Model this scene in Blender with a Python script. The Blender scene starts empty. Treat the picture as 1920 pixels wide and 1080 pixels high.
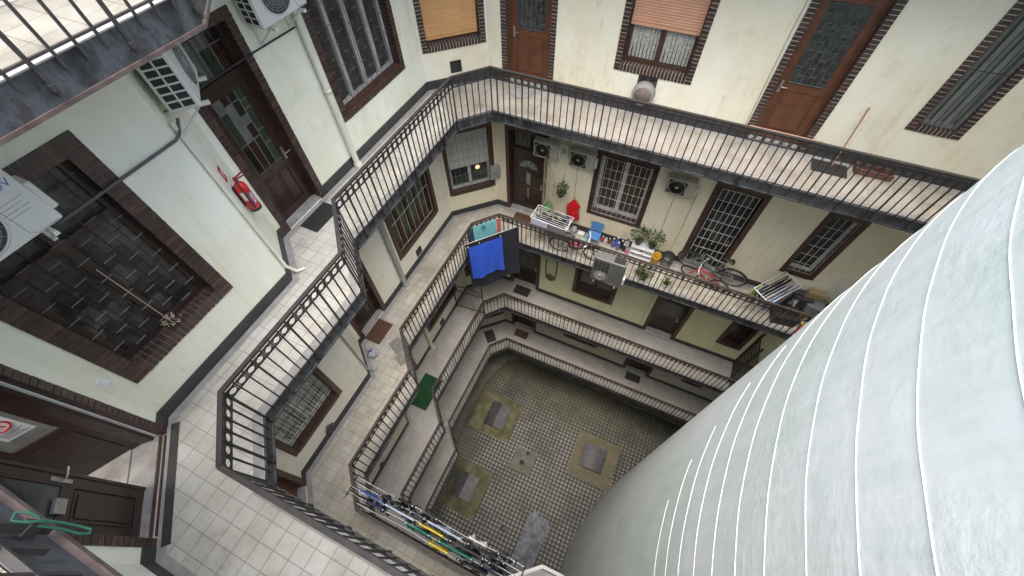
import bpy, bmesh, math, random
from mathutils import Vector, Matrix
R = math.radians
rnd = random.Random(7)
scn = bpy.context.scene
COL = scn.collection

# ------------------------------------------------------------------ camera
cam_d = bpy.data.cameras.new("camera")
cam = bpy.data.objects.new("camera", cam_d)
COL.objects.link(cam)
CAMZ = 19.936
RR = ((0.90936362, 0.41564467, -0.01724292), (0.33802197, -0.76242753, -0.55176572), (-0.24248496, 0.49592718, -0.83382089))
m3 = Matrix(((RR[0][0], -RR[1][0], -RR[2][0]), (RR[0][1], -RR[1][1], -RR[2][1]), (RR[0][2], -RR[1][2], -RR[2][2])))
cam.matrix_world = Matrix.Translation((0, 0, CAMZ)) @ m3.to_4x4()
cam_d.sensor_width = 36.0
cam_d.lens = 36.0 * 772.92 / 1920.0
cam_d.clip_start = 0.02
cam_d.clip_end = 500
scn.camera = cam

# ------------------------------------------------------------------ sky, sun, exposure
SUN_EL, SUN_AZ = R(83), R(165)
w = bpy.data.worlds.new("World"); scn.world = w; w.use_nodes = True
wn = w.node_tree.nodes; wl = w.node_tree.links
sky = wn.new("ShaderNodeTexSky"); sky.sky_type = 'NISHITA'; sky.sun_disc = False
sky.sun_elevation = SUN_EL; sky.sun_rotation = SUN_AZ
sky.air_density = 1.0; sky.dust_density = 6.0; sky.ozone_density = 1.0
bgn = wn["Background"]; wl.new(sky.outputs[0], bgn.inputs[0]); bgn.inputs[1].default_value = 0.13
sd = bpy.data.lights.new("sun", 'SUN'); sd.energy = 1.3; sd.angle = R(80); sd.color = (1.0, 0.97, 0.92)
sun = bpy.data.objects.new("sun", sd); COL.objects.link(sun)
dirv = Vector((math.sin(SUN_AZ) * math.cos(SUN_EL), math.cos(SUN_AZ) * math.cos(SUN_EL), math.sin(SUN_EL)))
sun.rotation_euler = dirv.to_track_quat('Z', 'Y').to_euler(); sun.location = (0, 0, 40)
vs = scn.view_settings
vs.view_transform = 'Standard'; vs.look = 'None'; vs.gamma = 1.0; vs.use_curve_mapping = False
vs.exposure = 2.36
scn.cycles.max_bounces = 8; scn.cycles.diffuse_bounces = 5

# ------------------------------------------------------------------ materials
MATS = {}
def nodes_of(name):
    m = bpy.data.materials.new(name); m.use_nodes = True
    nt = m.node_tree; b = nt.nodes["Principled BSDF"]
    return m, nt, b
def N(nt, typ, **kw):
    n = nt.nodes.new(typ)
    for k, v in kw.items():
        if k in n.inputs.keys(): n.inputs[k].default_value = v
        else: setattr(n, k, v)
    return n
def coords(nt, scale=(1, 1, 1), rot=(0, 0, 0), loc=(0, 0, 0)):
    tc = N(nt, "ShaderNodeTexCoord"); mp = N(nt, "ShaderNodeMapping")
    mp.inputs['Scale'].default_value = scale; mp.inputs['Rotation'].default_value = rot; mp.inputs['Location'].default_value = loc
    nt.links.new(tc.outputs['Object'], mp.inputs['Vector'])
    return mp.outputs['Vector']
def ramp(nt, fac, stops):
    r = N(nt, "ShaderNodeValToRGB"); e = r.color_ramp.elements
    while len(e) < len(stops): e.new(0.5)
    for el, (p, c) in zip(e, stops):
        el.position = p; el.color = (*c, 1) if len(c) == 3 else c
    nt.links.new(fac, r.inputs[0]); return r.outputs[0]
def mix(nt, fac, a, b, mode='MIX'):
    x = N(nt, "ShaderNodeMix", data_type='RGBA', blend_type=mode)
    for i, v in ((0, fac), (6, a), (7, b)):
        if isinstance(v, (int, float)): x.inputs[i].default_value = v
        elif isinstance(v, tuple): x.inputs[i].default_value = (*v, 1)
        else: nt.links.new(v, x.inputs[i])
    return x.outputs[2]
def noise(nt, vec, scale, detail=4, rough=.6, dist=0):
    n = N(nt, "ShaderNodeTexNoise", Scale=scale, Detail=detail, Roughness=rough, Distortion=dist)
    nt.links.new(vec, n.inputs['Vector']); return n.outputs[0]
def bump(nt, b, h, strength=.3, dist=.01):
    bp = N(nt, "ShaderNodeBump", Strength=strength, Distance=dist)
    nt.links.new(h, bp.inputs['Height']); nt.links.new(bp.outputs[0], b.inputs['Normal'])
def M(name, col, col2=None, scale=6, rough=.7, metal=0, bmp=0, bscale=None, coat=0, lo=.35, hi=.65):
    if name in MATS: return MATS[name]
    m, nt, b = nodes_of(name)
    col2 = col2 or tuple(c * .72 for c in col)
    v = coords(nt); n = noise(nt, v, scale)
    nt.links.new(ramp(nt, n, [(lo, col), (hi, col2)]), b.inputs['Base Color'])
    b.inputs['Roughness'].default_value = rough; b.inputs['Metallic'].default_value = metal
    if coat: b.inputs['Coat Weight'].default_value = coat
    if bmp: bump(nt, b, noise(nt, v, bscale or scale * 6), bmp)
    MATS[name] = m; return m

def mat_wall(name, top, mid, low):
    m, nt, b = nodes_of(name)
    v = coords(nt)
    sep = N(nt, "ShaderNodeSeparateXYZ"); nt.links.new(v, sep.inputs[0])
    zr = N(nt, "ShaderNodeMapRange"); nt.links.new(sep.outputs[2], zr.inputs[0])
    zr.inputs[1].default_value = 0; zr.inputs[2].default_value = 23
    # base colour changes in steps with height, darker on the lower storeys
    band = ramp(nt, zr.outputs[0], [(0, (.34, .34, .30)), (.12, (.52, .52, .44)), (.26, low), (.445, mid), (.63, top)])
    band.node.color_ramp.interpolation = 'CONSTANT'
    st = ramp(nt, noise(nt, coords(nt, (1, 1, .6)), .9, 6, .65), [(.42, (1, 1, 1)), (.62, (.90, .87, .78)), (.78, (.80, .76, .62))])
    c = mix(nt, .8, band, st, 'MULTIPLY')
    sm = ramp(nt, noise(nt, coords(nt, (1, 1, .45), loc=(3, 1, 0)), 3.2, 8, .75), [(.56, (1, 1, 1)), (.72, (.72, .68, .58))])
    c = mix(nt, .7, c, sm, 'MULTIPLY')
    # rain runs and scuffs
    dr = ramp(nt, noise(nt, coords(nt, (7, 7, .35)), 1.6, 7, .72), [(.50, (1, 1, 1)), (.66, (.87, .855, .79))])
    dm = ramp(nt, noise(nt, coords(nt, (1, 1, 1), loc=(9, 4, 2)), .7, 4, .6), [(.48, (0, 0, 0)), (.6, (1, 1, 1))])
    c = mix(nt, mix(nt, .8, (0, 0, 0), dm), c, mix(nt, 1.0, c, dr, 'MULTIPLY'))
    pt = ramp(nt, noise(nt, coords(nt, loc=(5, 2, 7)), 1.9, 3, .5), [(.66, (1, 1, 1)), (.665, (.94, .95, .93))])
    c = mix(nt, 1.0, c, pt, 'MULTIPLY')
    nt.links.new(c, b.inputs['Base Color']); b.inputs['Roughness'].default_value = .85
    bump(nt, b, noise(nt, v, 40, 5), .18, .006); return m
def mat_tile(name, s, c1, c2, mortar, msize=.012, stain=.5, rot=0):
    m, nt, b = nodes_of(name)
    v = coords(nt, (1, 1, 0), rot=(0, 0, rot))
    t = N(nt, "ShaderNodeTexBrick", offset=0.0, squash=1.0)
    t.inputs['Color1'].default_value = (*c1, 1); t.inputs['Color2'].default_value = (*c2, 1); t.inputs['Mortar'].default_value = (*mortar, 1)
    t.inputs['Scale'].default_value = 1; t.inputs['Mortar Size'].default_value = msize; t.inputs['Mortar Smooth'].default_value = .2
    t.inputs['Brick Width'].default_value = s; t.inputs['Row Height'].default_value = s
    nt.links.new(v, t.inputs['Vector'])
    v2 = coords(nt)
    st = ramp(nt, noise(nt, v2, 1.3, 8, .72), [(.36, (1, 1, 1)), (.52, (.80, .775, .71)), (.66, (.50, .475, .42))])
    c = mix(nt, stain, t.outputs[0], st, 'MULTIPLY')
    sp = ramp(nt, noise(nt, v2, 7, 7, .8), [(.57, (1, 1, 1)), (.72, (.40, .38, .34))])
    c = mix(nt, stain * .8, c, sp, 'MULTIPLY')
    nt.links.new(c, b.inputs['Base Color']); b.inputs['Roughness'].default_value = .55
    bump(nt, b, t.outputs[1], -.25, .004); return m
def mat_ground():
    m, nt, b = nodes_of("courtyard_checker_tile")
    v = coords(nt, (1, 1, 0), rot=(0, 0, R(45)))
    ck = N(nt, "ShaderNodeTexChecker", Scale=1 / .1167); nt.links.new(v, ck.inputs['Vector'])
    v2 = coords(nt)
    g = ramp(nt, noise(nt, v2, 14, 3), [(.35, (.255, .255, .23)), (.7, (.105, .105, .09))])
    c = mix(nt, ck.outputs[1], (.013, .013, .0125), g)
    # grout between the tiles
    br = N(nt, "ShaderNodeTexBrick", offset=0.0); br.inputs['Scale'].default_value = 1
    br.inputs['Brick Width'].default_value = .1167; br.inputs['Row Height'].default_value = .1167; br.inputs['Mortar Size'].default_value = .009
    nt.links.new(v, br.inputs['Vector'])
    c = mix(nt, br.outputs[1], c, (.030, .029, .024))
    # moss near the far and left sides, dirt film
    sep = N(nt, "ShaderNodeSeparateXYZ"); nt.links.new(v2, sep.inputs[0])
    my = N(nt, "ShaderNodeMapRange"); nt.links.new(sep.outputs[1], my.inputs[0]); my.inputs[1].default_value = 4.6; my.inputs[2].default_value = 8.6
    mx = N(nt, "ShaderNodeMapRange"); nt.links.new(sep.outputs[0], mx.inputs[0]); mx.inputs[1].default_value = -3.2; mx.inputs[2].default_value = -5.0
    ad = N(nt, "ShaderNodeMath", operation='MAXIMUM'); nt.links.new(my.outputs[0], ad.inputs[0]); nt.links.new(mx.outputs[0], ad.inputs[1])
    n1 = noise(nt, v2, 1.1, 8, .7)
    a2 = N(nt, "ShaderNodeMath", operation='ADD'); nt.links.new(ad.outputs[0], a2.inputs[0]); nt.links.new(n1, a2.inputs[1])
    mf = ramp(nt, a2.outputs[0], [(.60, (0, 0, 0)), (1.30, (.72, .72, .72))])
    c = mix(nt, mf, c, (.040, .043, .018))
    df = ramp(nt, noise(nt, v2, .6, 7, .7), [(.50, (0, 0, 0)), (.70, (.35, .35, .35))])
    c = mix(nt, df, c, (.085, .083, .074))
    wet = ramp(nt, noise(nt, coords(nt, loc=(2.3, 6.1, 0)), .55, 8, .72, .4), [(.47, (1, 1, 1)), (.57, (.45, .45, .42)), (.66, (.20, .20, .17))])
    c = mix(nt, .75, c, wet, 'MULTIPLY')
    sc = ramp(nt, noise(nt, coords(nt, loc=(7.7, 1.2, 0)), 1.7, 9, .8), [(.62, (0, 0, 0)), (.74, (.4, .4, .4))])
    c = mix(nt, sc, c, (.15, .148, .135))
    nt.links.new(c, b.inputs['Base Color']); b.inputs['Roughness'].default_value = .6
    return m
def mat_tower():
    m, nt, b = nodes_of("tower_plaster")
    v = coords(nt); vz = coords(nt, (.5, .5, 3.0))
    n = noise(nt, v, .55, 7, .62)
    c = ramp(nt, n, [(.32, (.79, .83, .81)), (.50, (.715, .775, .745)), (.66, (.63, .72, .67))])
    s2 = ramp(nt, noise(nt, coords(nt, (3, 3, .5)), 2.2, 8, .7), [(.45, (1, 1, 1)), (.72, (.83, .87, .85))])
    c = mix(nt, .7, c, s2, 'MULTIPLY')
    nt.links.new(c, b.inputs['Base Color']); b.inputs['Roughness'].default_value = .62
    h1 = noise(nt, v, 15, 8, .60)
    h2 = noise(nt, coords(nt, loc=(4, 4, 1)), 3.0, 4, .5)
    pm = ramp(nt, noise(nt, coords(nt, loc=(1, 8, 3)), .8, 5, .6), [(.44, (.12, .12, .12)), (.58, (1, 1, 1))])
    hm = N(nt, "ShaderNodeMath", operation='MULTIPLY'); nt.links.new(h1, hm.inputs[0]); nt.links.new(pm, hm.inputs[1])
    h3 = N(nt, "ShaderNodeMath", operation='ADD'); nt.links.new(hm.outputs[0], h3.inputs[0]); nt.links.new(h2, h3.inputs[1])
    bump(nt, b, h3.outputs[0], .36, .020); return m
def mat_iron(name, c=(.014, .014, .015), c2=(.030, .026, .024)):
    return M(name, c, c2, 9, .62, .0, .25, 40)
def mat_fascia():
    m, nt, b = nodes_of("stained_metal_fascia")
    v = coords(nt, (1, 1, .55))
    c = ramp(nt, noise(nt, v, 4.5, 9, .72), [(.36, (.006, .007, .008)), (.45, (.026, .029, .033)), (.53, (.058, .064, .070)), (.62, (.024, .025, .028)), (.70, (.085, .052, .040))])
    nt.links.new(c, b.inputs['Base Color']); b.inputs['Roughness'].default_value = .55
    bump(nt, b, noise(nt, coords(nt), 22, 6), .4, .01); return m

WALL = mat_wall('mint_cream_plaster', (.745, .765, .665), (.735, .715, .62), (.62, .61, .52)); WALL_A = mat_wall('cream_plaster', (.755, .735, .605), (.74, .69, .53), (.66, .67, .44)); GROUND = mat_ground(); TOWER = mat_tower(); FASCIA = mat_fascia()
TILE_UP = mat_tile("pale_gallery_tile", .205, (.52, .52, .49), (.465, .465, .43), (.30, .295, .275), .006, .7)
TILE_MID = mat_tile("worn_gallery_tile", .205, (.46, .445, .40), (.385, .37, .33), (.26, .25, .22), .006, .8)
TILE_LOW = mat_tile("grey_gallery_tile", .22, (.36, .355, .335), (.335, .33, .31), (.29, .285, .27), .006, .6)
IRON = mat_iron("black_iron"); IRON_RUST = mat_iron("rusty_iron", (.020, .016, .014), (.040, .028, .023))
BRICK = M("dark_glazed_brick", (.058, .034, .027), (.028, .017, .014), 14, .35, 0, .15, 50)
BRICK_2 = M("redder_glazed_brick", (.085, .044, .033), (.045, .025, .019), 18, .4, 0, .2, 50)
MORTAR = M("pale_mortar", (.52, .49, .43), (.36, .34, .29), 18, .9)
MORTAR_D = M("dull_mortar", (.20, .165, .14), (.13, .105, .09), 18, .9)
BROWNTRIM = M("brown_painted_trim", (.075, .036, .024), (.048, .023, .016), 8, .45, 0, .1, 30)
WOOD_D = M("dark_varnished_wood", (.040, .021, .015), (.022, .012, .009), 7, .32, 0, .1, 30)
WOOD_R = M("red_brown_wood", (.135, .050, .022), (.085, .031, .014), 6, .38, 0, .1, 24)
WHITEF = M("white_frame_paint", (.62, .62, .58), (.45, .45, .42), 9, .5)
GLASS = M("dark_window_glass", (.026, .030, .029), (.055, .060, .057), 3, .05)
GLASS_G = M("green_leaded_glass", (.035, .045, .028), (.02, .028, .018), 5, .15)
GLASS_GR = M("grey_leaded_glass", (.14, .145, .125), (.10, .10, .09), 5, .2)
GLASS_R = M("red_leaded_glass", (.030, .013, .008), (.022, .010, .007), 5, .15)
GLASS_K = M("black_leaded_glass", (.008, .008, .008), (.014, .014, .013), 5, .1)
GLASS_P = M("patterned_door_glass", (.055, .060, .056), (.012, .015, .014), 14, .10, 0, .6, 30)
LEAD_D = M("dull_lead", (.13, .125, .11), (.07, .068, .06), 20, .45)
def brick_glass():
    m, nt, b = nodes_of("etched_glass_reflections"); v = coords(nt); sp = N(nt, "ShaderNodeSeparateXYZ"); cb = N(nt, "ShaderNodeCombineXYZ"); nt.links.new(v, sp.inputs[0]); nt.links.new(sp.outputs[2], cb.inputs[0]); nt.links.new(sp.outputs[1], cb.inputs[1])
    t = N(nt, "ShaderNodeTexBrick", offset=.5); nt.links.new(cb.outputs[0], t.inputs['Vector'])
    for k, q in (('Color1', (.010, .0095, .009, 1)), ('Color2', (.058, .056, .051, 1)), ('Mortar', (.012, .010, .008, 1)), ('Scale', 1), ('Brick Width', .28), ('Row Height', .16), ('Mortar Size', .004)): t.inputs[k].default_value = q  # cell tones paint patchwork reflections into the glass colour
    st = ramp(nt, noise(nt, v, 2.2, 6, .65, .8), [(.40, (.45, .42, .38)), (.62, (1.6, 1.55, 1.5))]); nt.links.new(mix(nt, 1.0, t.outputs[0], st, 'MULTIPLY'), b.inputs['Base Color']); b.inputs['Roughness'].default_value = .16
    bump(nt, b, noise(nt, v, 9, 5), .25, .01); return m
LEAD = M("lead_came", (.16, .165, .16), (.10, .10, .10), 20, .45)
BLIND_O = M("orange_shutter_slats", (.62, .36, .15), (.56, .31, .12), 3, .5)
BLIND_S = M("salmon_shutter_slats", (.60, .33, .21), (.54, .29, .18), 3, .5)
BLIND_W = M("grey_white_shutter_slats", (.52, .52, .46), (.46, .46, .40), 3, .5)
LACE = M("lace_curtain", (.50, .50, .45), (.24, .24, .21), 22, .9, 0, .5, 30)
CURT = M("warm_curtain", (.10, .075, .045), (.05, .035, .022), 12, .9)
SKIRT = M("black_skirting", (.026, .027, .028), (.045, .046, .046), 5, .45, 0, .12, 40)
GREYTRIM = M("grey_cement_border", (.30, .30, .29), (.22, .22, .21), 6, .75, 0, .15, 40)
MARBLE = M("streaked_marble_step", (.33, .325, .31), (.19, .185, .175), 5, .4)
CONC = M("damp_concrete", (.15, .145, .125), (.09, .09, .075), 2.5, .85, 0, .3, 20)
MOSSC = M("mossy_concrete", (.125, .120, .072), (.060, .066, .026), 2.2, .9, 0, .4, 24, lo=.38, hi=.62)
BROWNC = M("brown_concrete", (.14, .125, .085), (.10, .098, .055), 2.2, .9, 0, .4, 24)
ACW = M("ac_white_enamel", (.66, .67, .62), (.60, .61, .56), 3, .38)
ACG = M("ac_grille_grey", (.34, .35, .33), (.26, .27, .25), 8, .45)
DARK = M("black_plastic", (.012, .012, .012), (.02, .02, .02), 9, .5)
PIPEW = M("cream_pipe_paint", (.68, .67, .58), (.58, .57, .48), 4, .5)
PIPEG = M("grey_pipe_paint", (.34, .34, .31), (.26, .26, .24), 4, .5)
STEEL = M("bare_steel", (.45, .45, .45), (.33, .33, .33), 12, .35, .8)
HATCH = M("weathered_sheet_metal", (.075, .078, .086), (.042, .043, .048), 4, .5, .3, .2, 30)
RED = M("red_enamel", (.55, .018, .020), (.45, .012, .015), 4, .25)
WHITE = M("white_plastic", (.72, .73, .72), (.62, .63, .63), 6, .4)
def flat(name, c, rough=.7, v=.8, scale=8): return M(name, c, tuple(x * v for x in c), scale, rough)

# ------------------------------------------------------------------ mesh builder
class Fr:
    """local frame: o origin, t along, n outward, u up"""
    def __init__(s, o, t=(1, 0, 0), n=(0, -1, 0), u=(0, 0, 1)):
        s.o = Vector(o); s.t = Vector(t).normalized(); s.n = Vector(n).normalized(); s.u = Vector(u).normalized()
    def __call__(s, a, d, z): return s.o + s.t * a + s.n * d + s.u * z
    def at(s, a=0, d=0, z=0): return Fr(s(a, d, z), s.t, s.n, s.u)
    def turn(s, ang, a=0, d=0, z=0):
        c, k = math.cos(ang), math.sin(ang)
        return Fr(s(a, d, z), s.t * c + s.n * k, s.n * c - s.t * k, s.u)
WF = Fr((0, 0, 0), (1, 0, 0), (0, 1, 0))
class MB:
    def __init__(s): s.v = []; s.f = []; s.mi = []; s.sm = []
    def quad(s, ps, mi=0, sm=False):
        k = len(s.v); s.v += [Vector(p) for p in ps]; s.f.append(tuple(range(k, k + len(ps)))); s.mi.append(mi); s.sm.append(sm)
    def grid(s, rows, mi=0, sm=True, closed=False):
        k = len(s.v); nr = len(rows); nc = len(rows[0])
        for r in rows: s.v += [Vector(p) for p in r]
        for i in range(nr - 1):
            for j in range(nc if closed else nc - 1):
                j2 = (j + 1) % nc
                s.f.append((k + i * nc + j, k + i * nc + j2, k + (i + 1) * nc + j2, k + (i + 1) * nc + j)); s.mi.append(mi); s.sm.append(sm)
    def box(s, fr, a0, a1, d0, d1, z0, z1, mi=0, ch=0):
        if ch:
            return s.cbox(fr, a0, a1, d0, d1, z0, z1, mi, ch)
        P = [fr(a, d, z) for z in (z0, z1) for d in (d0, d1) for a in (a0, a1)]
        k = len(s.v); s.v += P
        for f in ((0, 2, 3, 1), (4, 5, 7, 6), (0, 1, 5, 4), (2, 6, 7, 3), (0, 4, 6, 2), (1, 3, 7, 5)):
            s.f.append(tuple(k + i for i in f)); s.mi.append(mi); s.sm.append(False)
    def cbox(s, fr, a0, a1, d0, d1, z0, z1, mi, c):
        bm = bmesh.new()
        vs = [bm.verts.new((a, d, z)) for z in (z0, z1) for d in (d0, d1) for a in (a0, a1)]
        for f in ((0, 2, 3, 1), (4, 5, 7, 6), (0, 1, 5, 4), (2, 6, 7, 3), (0, 4, 6, 2), (1, 3, 7, 5)): bm.faces.new([vs[i] for i in f])
        bmesh.ops.bevel(bm, geom=bm.edges[:], offset=c, segments=2, affect='EDGES', profile=.5)
        k = len(s.v); bm.verts.index_update()
        s.v += [fr(*v.co) for v in bm.verts]
        for f in bm.faces: s.f.append(tuple(k + v.index for v in f.verts)); s.mi.append(mi); s.sm.append(False)
        bm.free()
    def bar(s, p, q, r, mi=0, n=6, r2=None, cap=True):
        p, q = Vector(p), Vector(q); ax = (q - p)
        if ax.length < 1e-6: return
        ax.normalize(); e = ax.orthogonal().normalized(); g = ax.cross(e); r2 = r if r2 is None else r2
        A = [p + (e * math.cos(2 * math.pi * (i + .5) / n) + g * math.sin(2 * math.pi * (i + .5) / n)) * r for i in range(n)]
        B = [q + (e * math.cos(2 * math.pi * (i + .5) / n) + g * math.sin(2 * math.pi * (i + .5) / n)) * r2 for i in range(n)]
        s.grid([A, B], mi, n > 5, True)
        if cap: s.quad(A[::-1], mi); s.quad(B, mi)
    def tube(s, pts, r, mi=0, n=6):
        pts = [Vector(p) for p in pts]; rows = []; up = None
        for i, p in enumerate(pts):
            d = (pts[min(i + 1, len(pts) - 1)] - pts[max(i - 1, 0)]).normalized()
            e = d.orthogonal().normalized() if up is None else (up - d * up.dot(d)).normalized()
            up = e; g = d.cross(e)
            rows.append([p + (e * math.cos(2 * math.pi * j / n) + g * math.sin(2 * math.pi * j / n)) * r for j in range(n)])
        s.grid(rows, mi, True, True); s.quad(rows[0][::-1], mi); s.quad(rows[-1], mi)
    def lathe(s, fr, prof, n=20, mi=0, axis='u', cap=True):
        ax = {'u': (fr.t, fr.n, fr.u), 'n': (fr.t, fr.u, fr.n), 't': (fr.n, fr.u, fr.t)}[axis]
        rows = [[fr.o + (ax[0] * math.cos(2 * math.pi * j / n) + ax[1] * math.sin(2 * math.pi * j / n)) * max(r, 1e-4) + ax[2] * h for j in range(n)] for r, h in prof]
        s.grid(rows, mi, True, True)
        if cap:
            s.quad(rows[0][::-1], mi); s.quad(rows[-1], mi)
    def ring(s, c, e, g, R0, r, mi=0, n=14, k=4):
        c, e, g = Vector(c), Vector(e).normalized(), Vector(g).normalized(); h = e.cross(g); rows = []
        for i in range(n + 1):
            a = 2 * math.pi * i / n; d = e * math.cos(a) + g * math.sin(a)
            rows.append([c + d * (R0 + r * math.cos(2 * math.pi * (j + .5) / k)) + h * r * math.sin(2 * math.pi * (j + .5) / k) for j in range(k)])
        s.grid(rows, mi, True, True)
    def build(s, name, mats, parent=None, loc=None):
        if not isinstance(mats, (list, tuple)): mats = [mats]
        me = bpy.data.meshes.new(name)
        if parent is not None:
            off = Vector((0, 0, 0)); p = parent
            inv = world_of(parent).inverted(); vv = [inv @ v for v in s.v]
        elif loc is not None: vv = [v - Vector(loc) for v in s.v]
        else: vv = s.v
        me.from_pydata([tuple(v) for v in vv], [], s.f)
        for m in mats: me.materials.append(m)
        me.polygons.foreach_set('material_index', s.mi); me.polygons.foreach_set('use_smooth', s.sm); me.update()
        o = bpy.data.objects.new(name, me); COL.objects.link(o)
        if parent is not None: o.parent = parent
        elif loc is not None: o.location = loc
        return o
def world_of(o):
    m = Matrix.LocRotScale(o.location, o.rotation_euler, o.scale)
    return world_of(o.parent) @ m if o.parent else m
def tag(o, label=None, cat=None, group=None, kind=None):
    if label: o['label'] = label
    if cat: o['category'] = cat
    if group: o['group'] = group
    if kind: o['kind'] = kind
    return o
def thing(name, label, cat, loc=(0, 0, 0), group=None, rz=0):
    o = bpy.data.objects.new(name, None); COL.objects.link(o); o.location = loc; o.rotation_euler = (0, 0, rz)
    o.empty_display_size = .2
    return tag(o, label, cat, group)
def text_mesh(name, s, size, fr, mat, parent, depth=.002, shear=0):
    cu = bpy.data.curves.new(name, 'FONT'); cu.body = s; cu.size = size; cu.extrude = depth; cu.shear = shear; cu.align_x = 'CENTER'; cu.align_y = 'CENTER'; cu.resolution_u = 3
    t = bpy.data.objects.new(name + "_curve", cu); COL.objects.link(t)
    dg = bpy.context.evaluated_depsgraph_get(); dg.update()
    me = bpy.data.meshes.new_from_object(t.evaluated_get(dg)); bpy.data.objects.remove(t)
    b = MB(); k = 0
    b.v = [fr(v.co.x, v.co.z, v.co.y) for v in me.vertices]
    for p in me.polygons: b.f.append(tuple(p.vertices)); b.mi.append(0); b.sm.append(False)
    return b.build(name, mat, parent)

# ------------------------------------------------------------------ plan of the courtyard
FL = {4: 18.68, 3: 14.712, 2: 10.68, 1: 6.654, 0: 3.139}
RAILTOP = {4: 19.66, 3: 15.688, 2: 11.656, 1: 7.630, 0: 4.115}
XE = 9.0
V0 = (XE, 6.994); V1 = (-3.749, 6.994); V2 = (-4.269, 6.392); V3 = (-4.269, 2.882); V4 = (-3.549, 2.113); V5 = (-3.549, .044); V6 = (-2.98, -.523); V7 = (XE, -.523)
W0 = (XE, 8.2); W1 = (-4.4, 8.2); W2 = (-5.45, 7.18); W3 = (-5.45, 2.45); W4 = (-4.72, 1.85); W5 = (-4.72, -.48); W6 = (-3.55, -1.65); W7 = (XE, -1.65)
def seg(p, q):
    p = Vector((p[0], p[1], 0)); q = Vector((q[0], q[1], 0)); t = (q - p).normalized()
    f = Fr(p, t, (t.y, -t.x, 0)); f.L = (q - p).length; return f
SA = seg(W1, W0); SCH = seg(W2, W1); SBU = seg(W3, W2); SJ = seg(W4, W3); SBL = seg(W5, W4); SCC = seg(W6, W5); SC = seg(W7, W6)
TOPZ = 21.2  # unseen wall tops set low to let in more sky light
# openings: (segment key, s0, s1, sill, head)
OPEN = {'A': [(.33, 1.53, 0, 2.9, 'door'), (2.78, 4.28, .78, 2.9, 'window'), (5.53, 6.68, 0, 2.9, 'door'), (7.80, 8.57, .82, 2.9, 'window')],
        'CH': [(.04, 1.42, .78, 2.88, 'window')],
        'BU': [(.10, 1.15, 0, 3.05, 'door'), (2.17, 4.12, .80, 2.95, 'window')],
        'J': [], 'BL': [(.20, 1.67, .72, 3.12, 'window')], 'CC': [(.15, 1.52, 0, 3.1, 'door')], 'C': []}
SEGS = {'A': SA, 'CH': SCH, 'BU': SBU, 'J': SJ, 'BL': SBL, 'CC': SCC, 'C': SC}

bld = thing("apartment_building", "cream apartment building wrapped around a deep tiled courtyard with open galleries", "building")

def wall(fr, L, holes, z0, z1, th=.3, mat=None):
    b = MB()
    ss = sorted({0, L, *[h[0] for h in holes], *[h[1] for h in holes]}); zs = sorted({z0, z1, *[h[2] for h in holes], *[h[3] for h in holes]})
    def hole(i, j):
        a, z = (ss[i] + ss[i + 1]) / 2, (zs[j] + zs[j + 1]) / 2
        return any(h[0] < a < h[1] and h[2] < z < h[3] for h in holes)
    for i in range(len(ss) - 1):
        for j in range(len(zs) - 1):
            if hole(i, j): continue
            a0, a1, c0, c1 = ss[i], ss[i + 1], zs[j], zs[j + 1]
            b.quad([fr(a0, 0, c0), fr(a1, 0, c0), fr(a1, 0, c1), fr(a0, 0, c1)])
            b.quad([fr(a0, -th, c0), fr(a0, -th, c1), fr(a1, -th, c1), fr(a1, -th, c0)])
    for h in holes:
        a0, a1, c0, c1 = h[:4]
        b.quad([fr(a0, 0, c0), fr(a0, 0, c1), fr(a0, -th, c1), fr(a0, -th, c0)]); b.quad([fr(a1, 0, c0), fr(a1, -th, c0), fr(a1, -th, c1), fr(a1, 0, c1)])
        b.quad([fr(a0, 0, c0), fr(a0, -th, c0), fr(a1, -th, c0), fr(a1, 0, c0)]); b.quad([fr(a0, 0, c1), fr(a1, 0, c1), fr(a1, -th, c1), fr(a0, -th, c1)])
    b.quad([fr(0, 0, z1), fr(L, 0, z1), fr(L, -th, z1), fr(0, -th, z1)])
    return b.build("wall", mat or WALL, bld)
for k, s in SEGS.items():
    hs = [(a, c, FL[l] + z0, FL[l] + z1) for l in (0, 1, 2, 3, 4) for (a, c, z0, z1, ty) in OPEN[k]]
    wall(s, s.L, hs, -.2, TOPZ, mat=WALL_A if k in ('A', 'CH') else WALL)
b = MB(); b.box(Fr((XE, 8.5, 0), (0, -1, 0), (-1, 0, 0)), 0, 4.6, -.3, 0, -.2, TOPZ); b.build("wall", WALL, bld)  # unseen end wall added to stop sky light leaking past the tower

# galleries: slab, tiles, fascia, skirting, floor borders
def inset(pts, d):
    """offset an open polyline towards its left side"""
    out = []
    for i, p in enumerate(pts):
        p = Vector((p[0], p[1])); ds = []
        if i > 0: ds.append((p - Vector(pts[i - 1][:2])).normalized())
        if i < len(pts) - 1: ds.append((Vector(pts[i + 1][:2]) - p).normalized())
        ns = [Vector((-q.y, q.x)) for q in ds]
        if len(ns) == 1: out.append(tuple(p + ns[0] * d))
        else:
            k = (ns[0] + ns[1]).normalized(); out.append(tuple(p + k * (d / max(.3, k.dot(ns[0])))))
    return out
RAILPTS = [V0, V1, V2, V3, V4, V5, V6, V7]
WALLPTS = [W0, W1, W2, W3, W4, W5, W6, W7]
BULGE = [(-.36, -.523), (.362, .08), (1.9, .12)]
def strip(b, P, Q, z, mi=0):
    for i in range(len(P) - 1):
        b.quad([(*P[i], z), (*P[i + 1], z), (*Q[i + 1], z), (*Q[i], z)], mi)
FAR_SLAB = mat_tile('pinkish_worn_slabs', .42, (.39, .37, .345), (.33, .32, .30), (.24, .23, .215), .005, .9)
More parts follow.
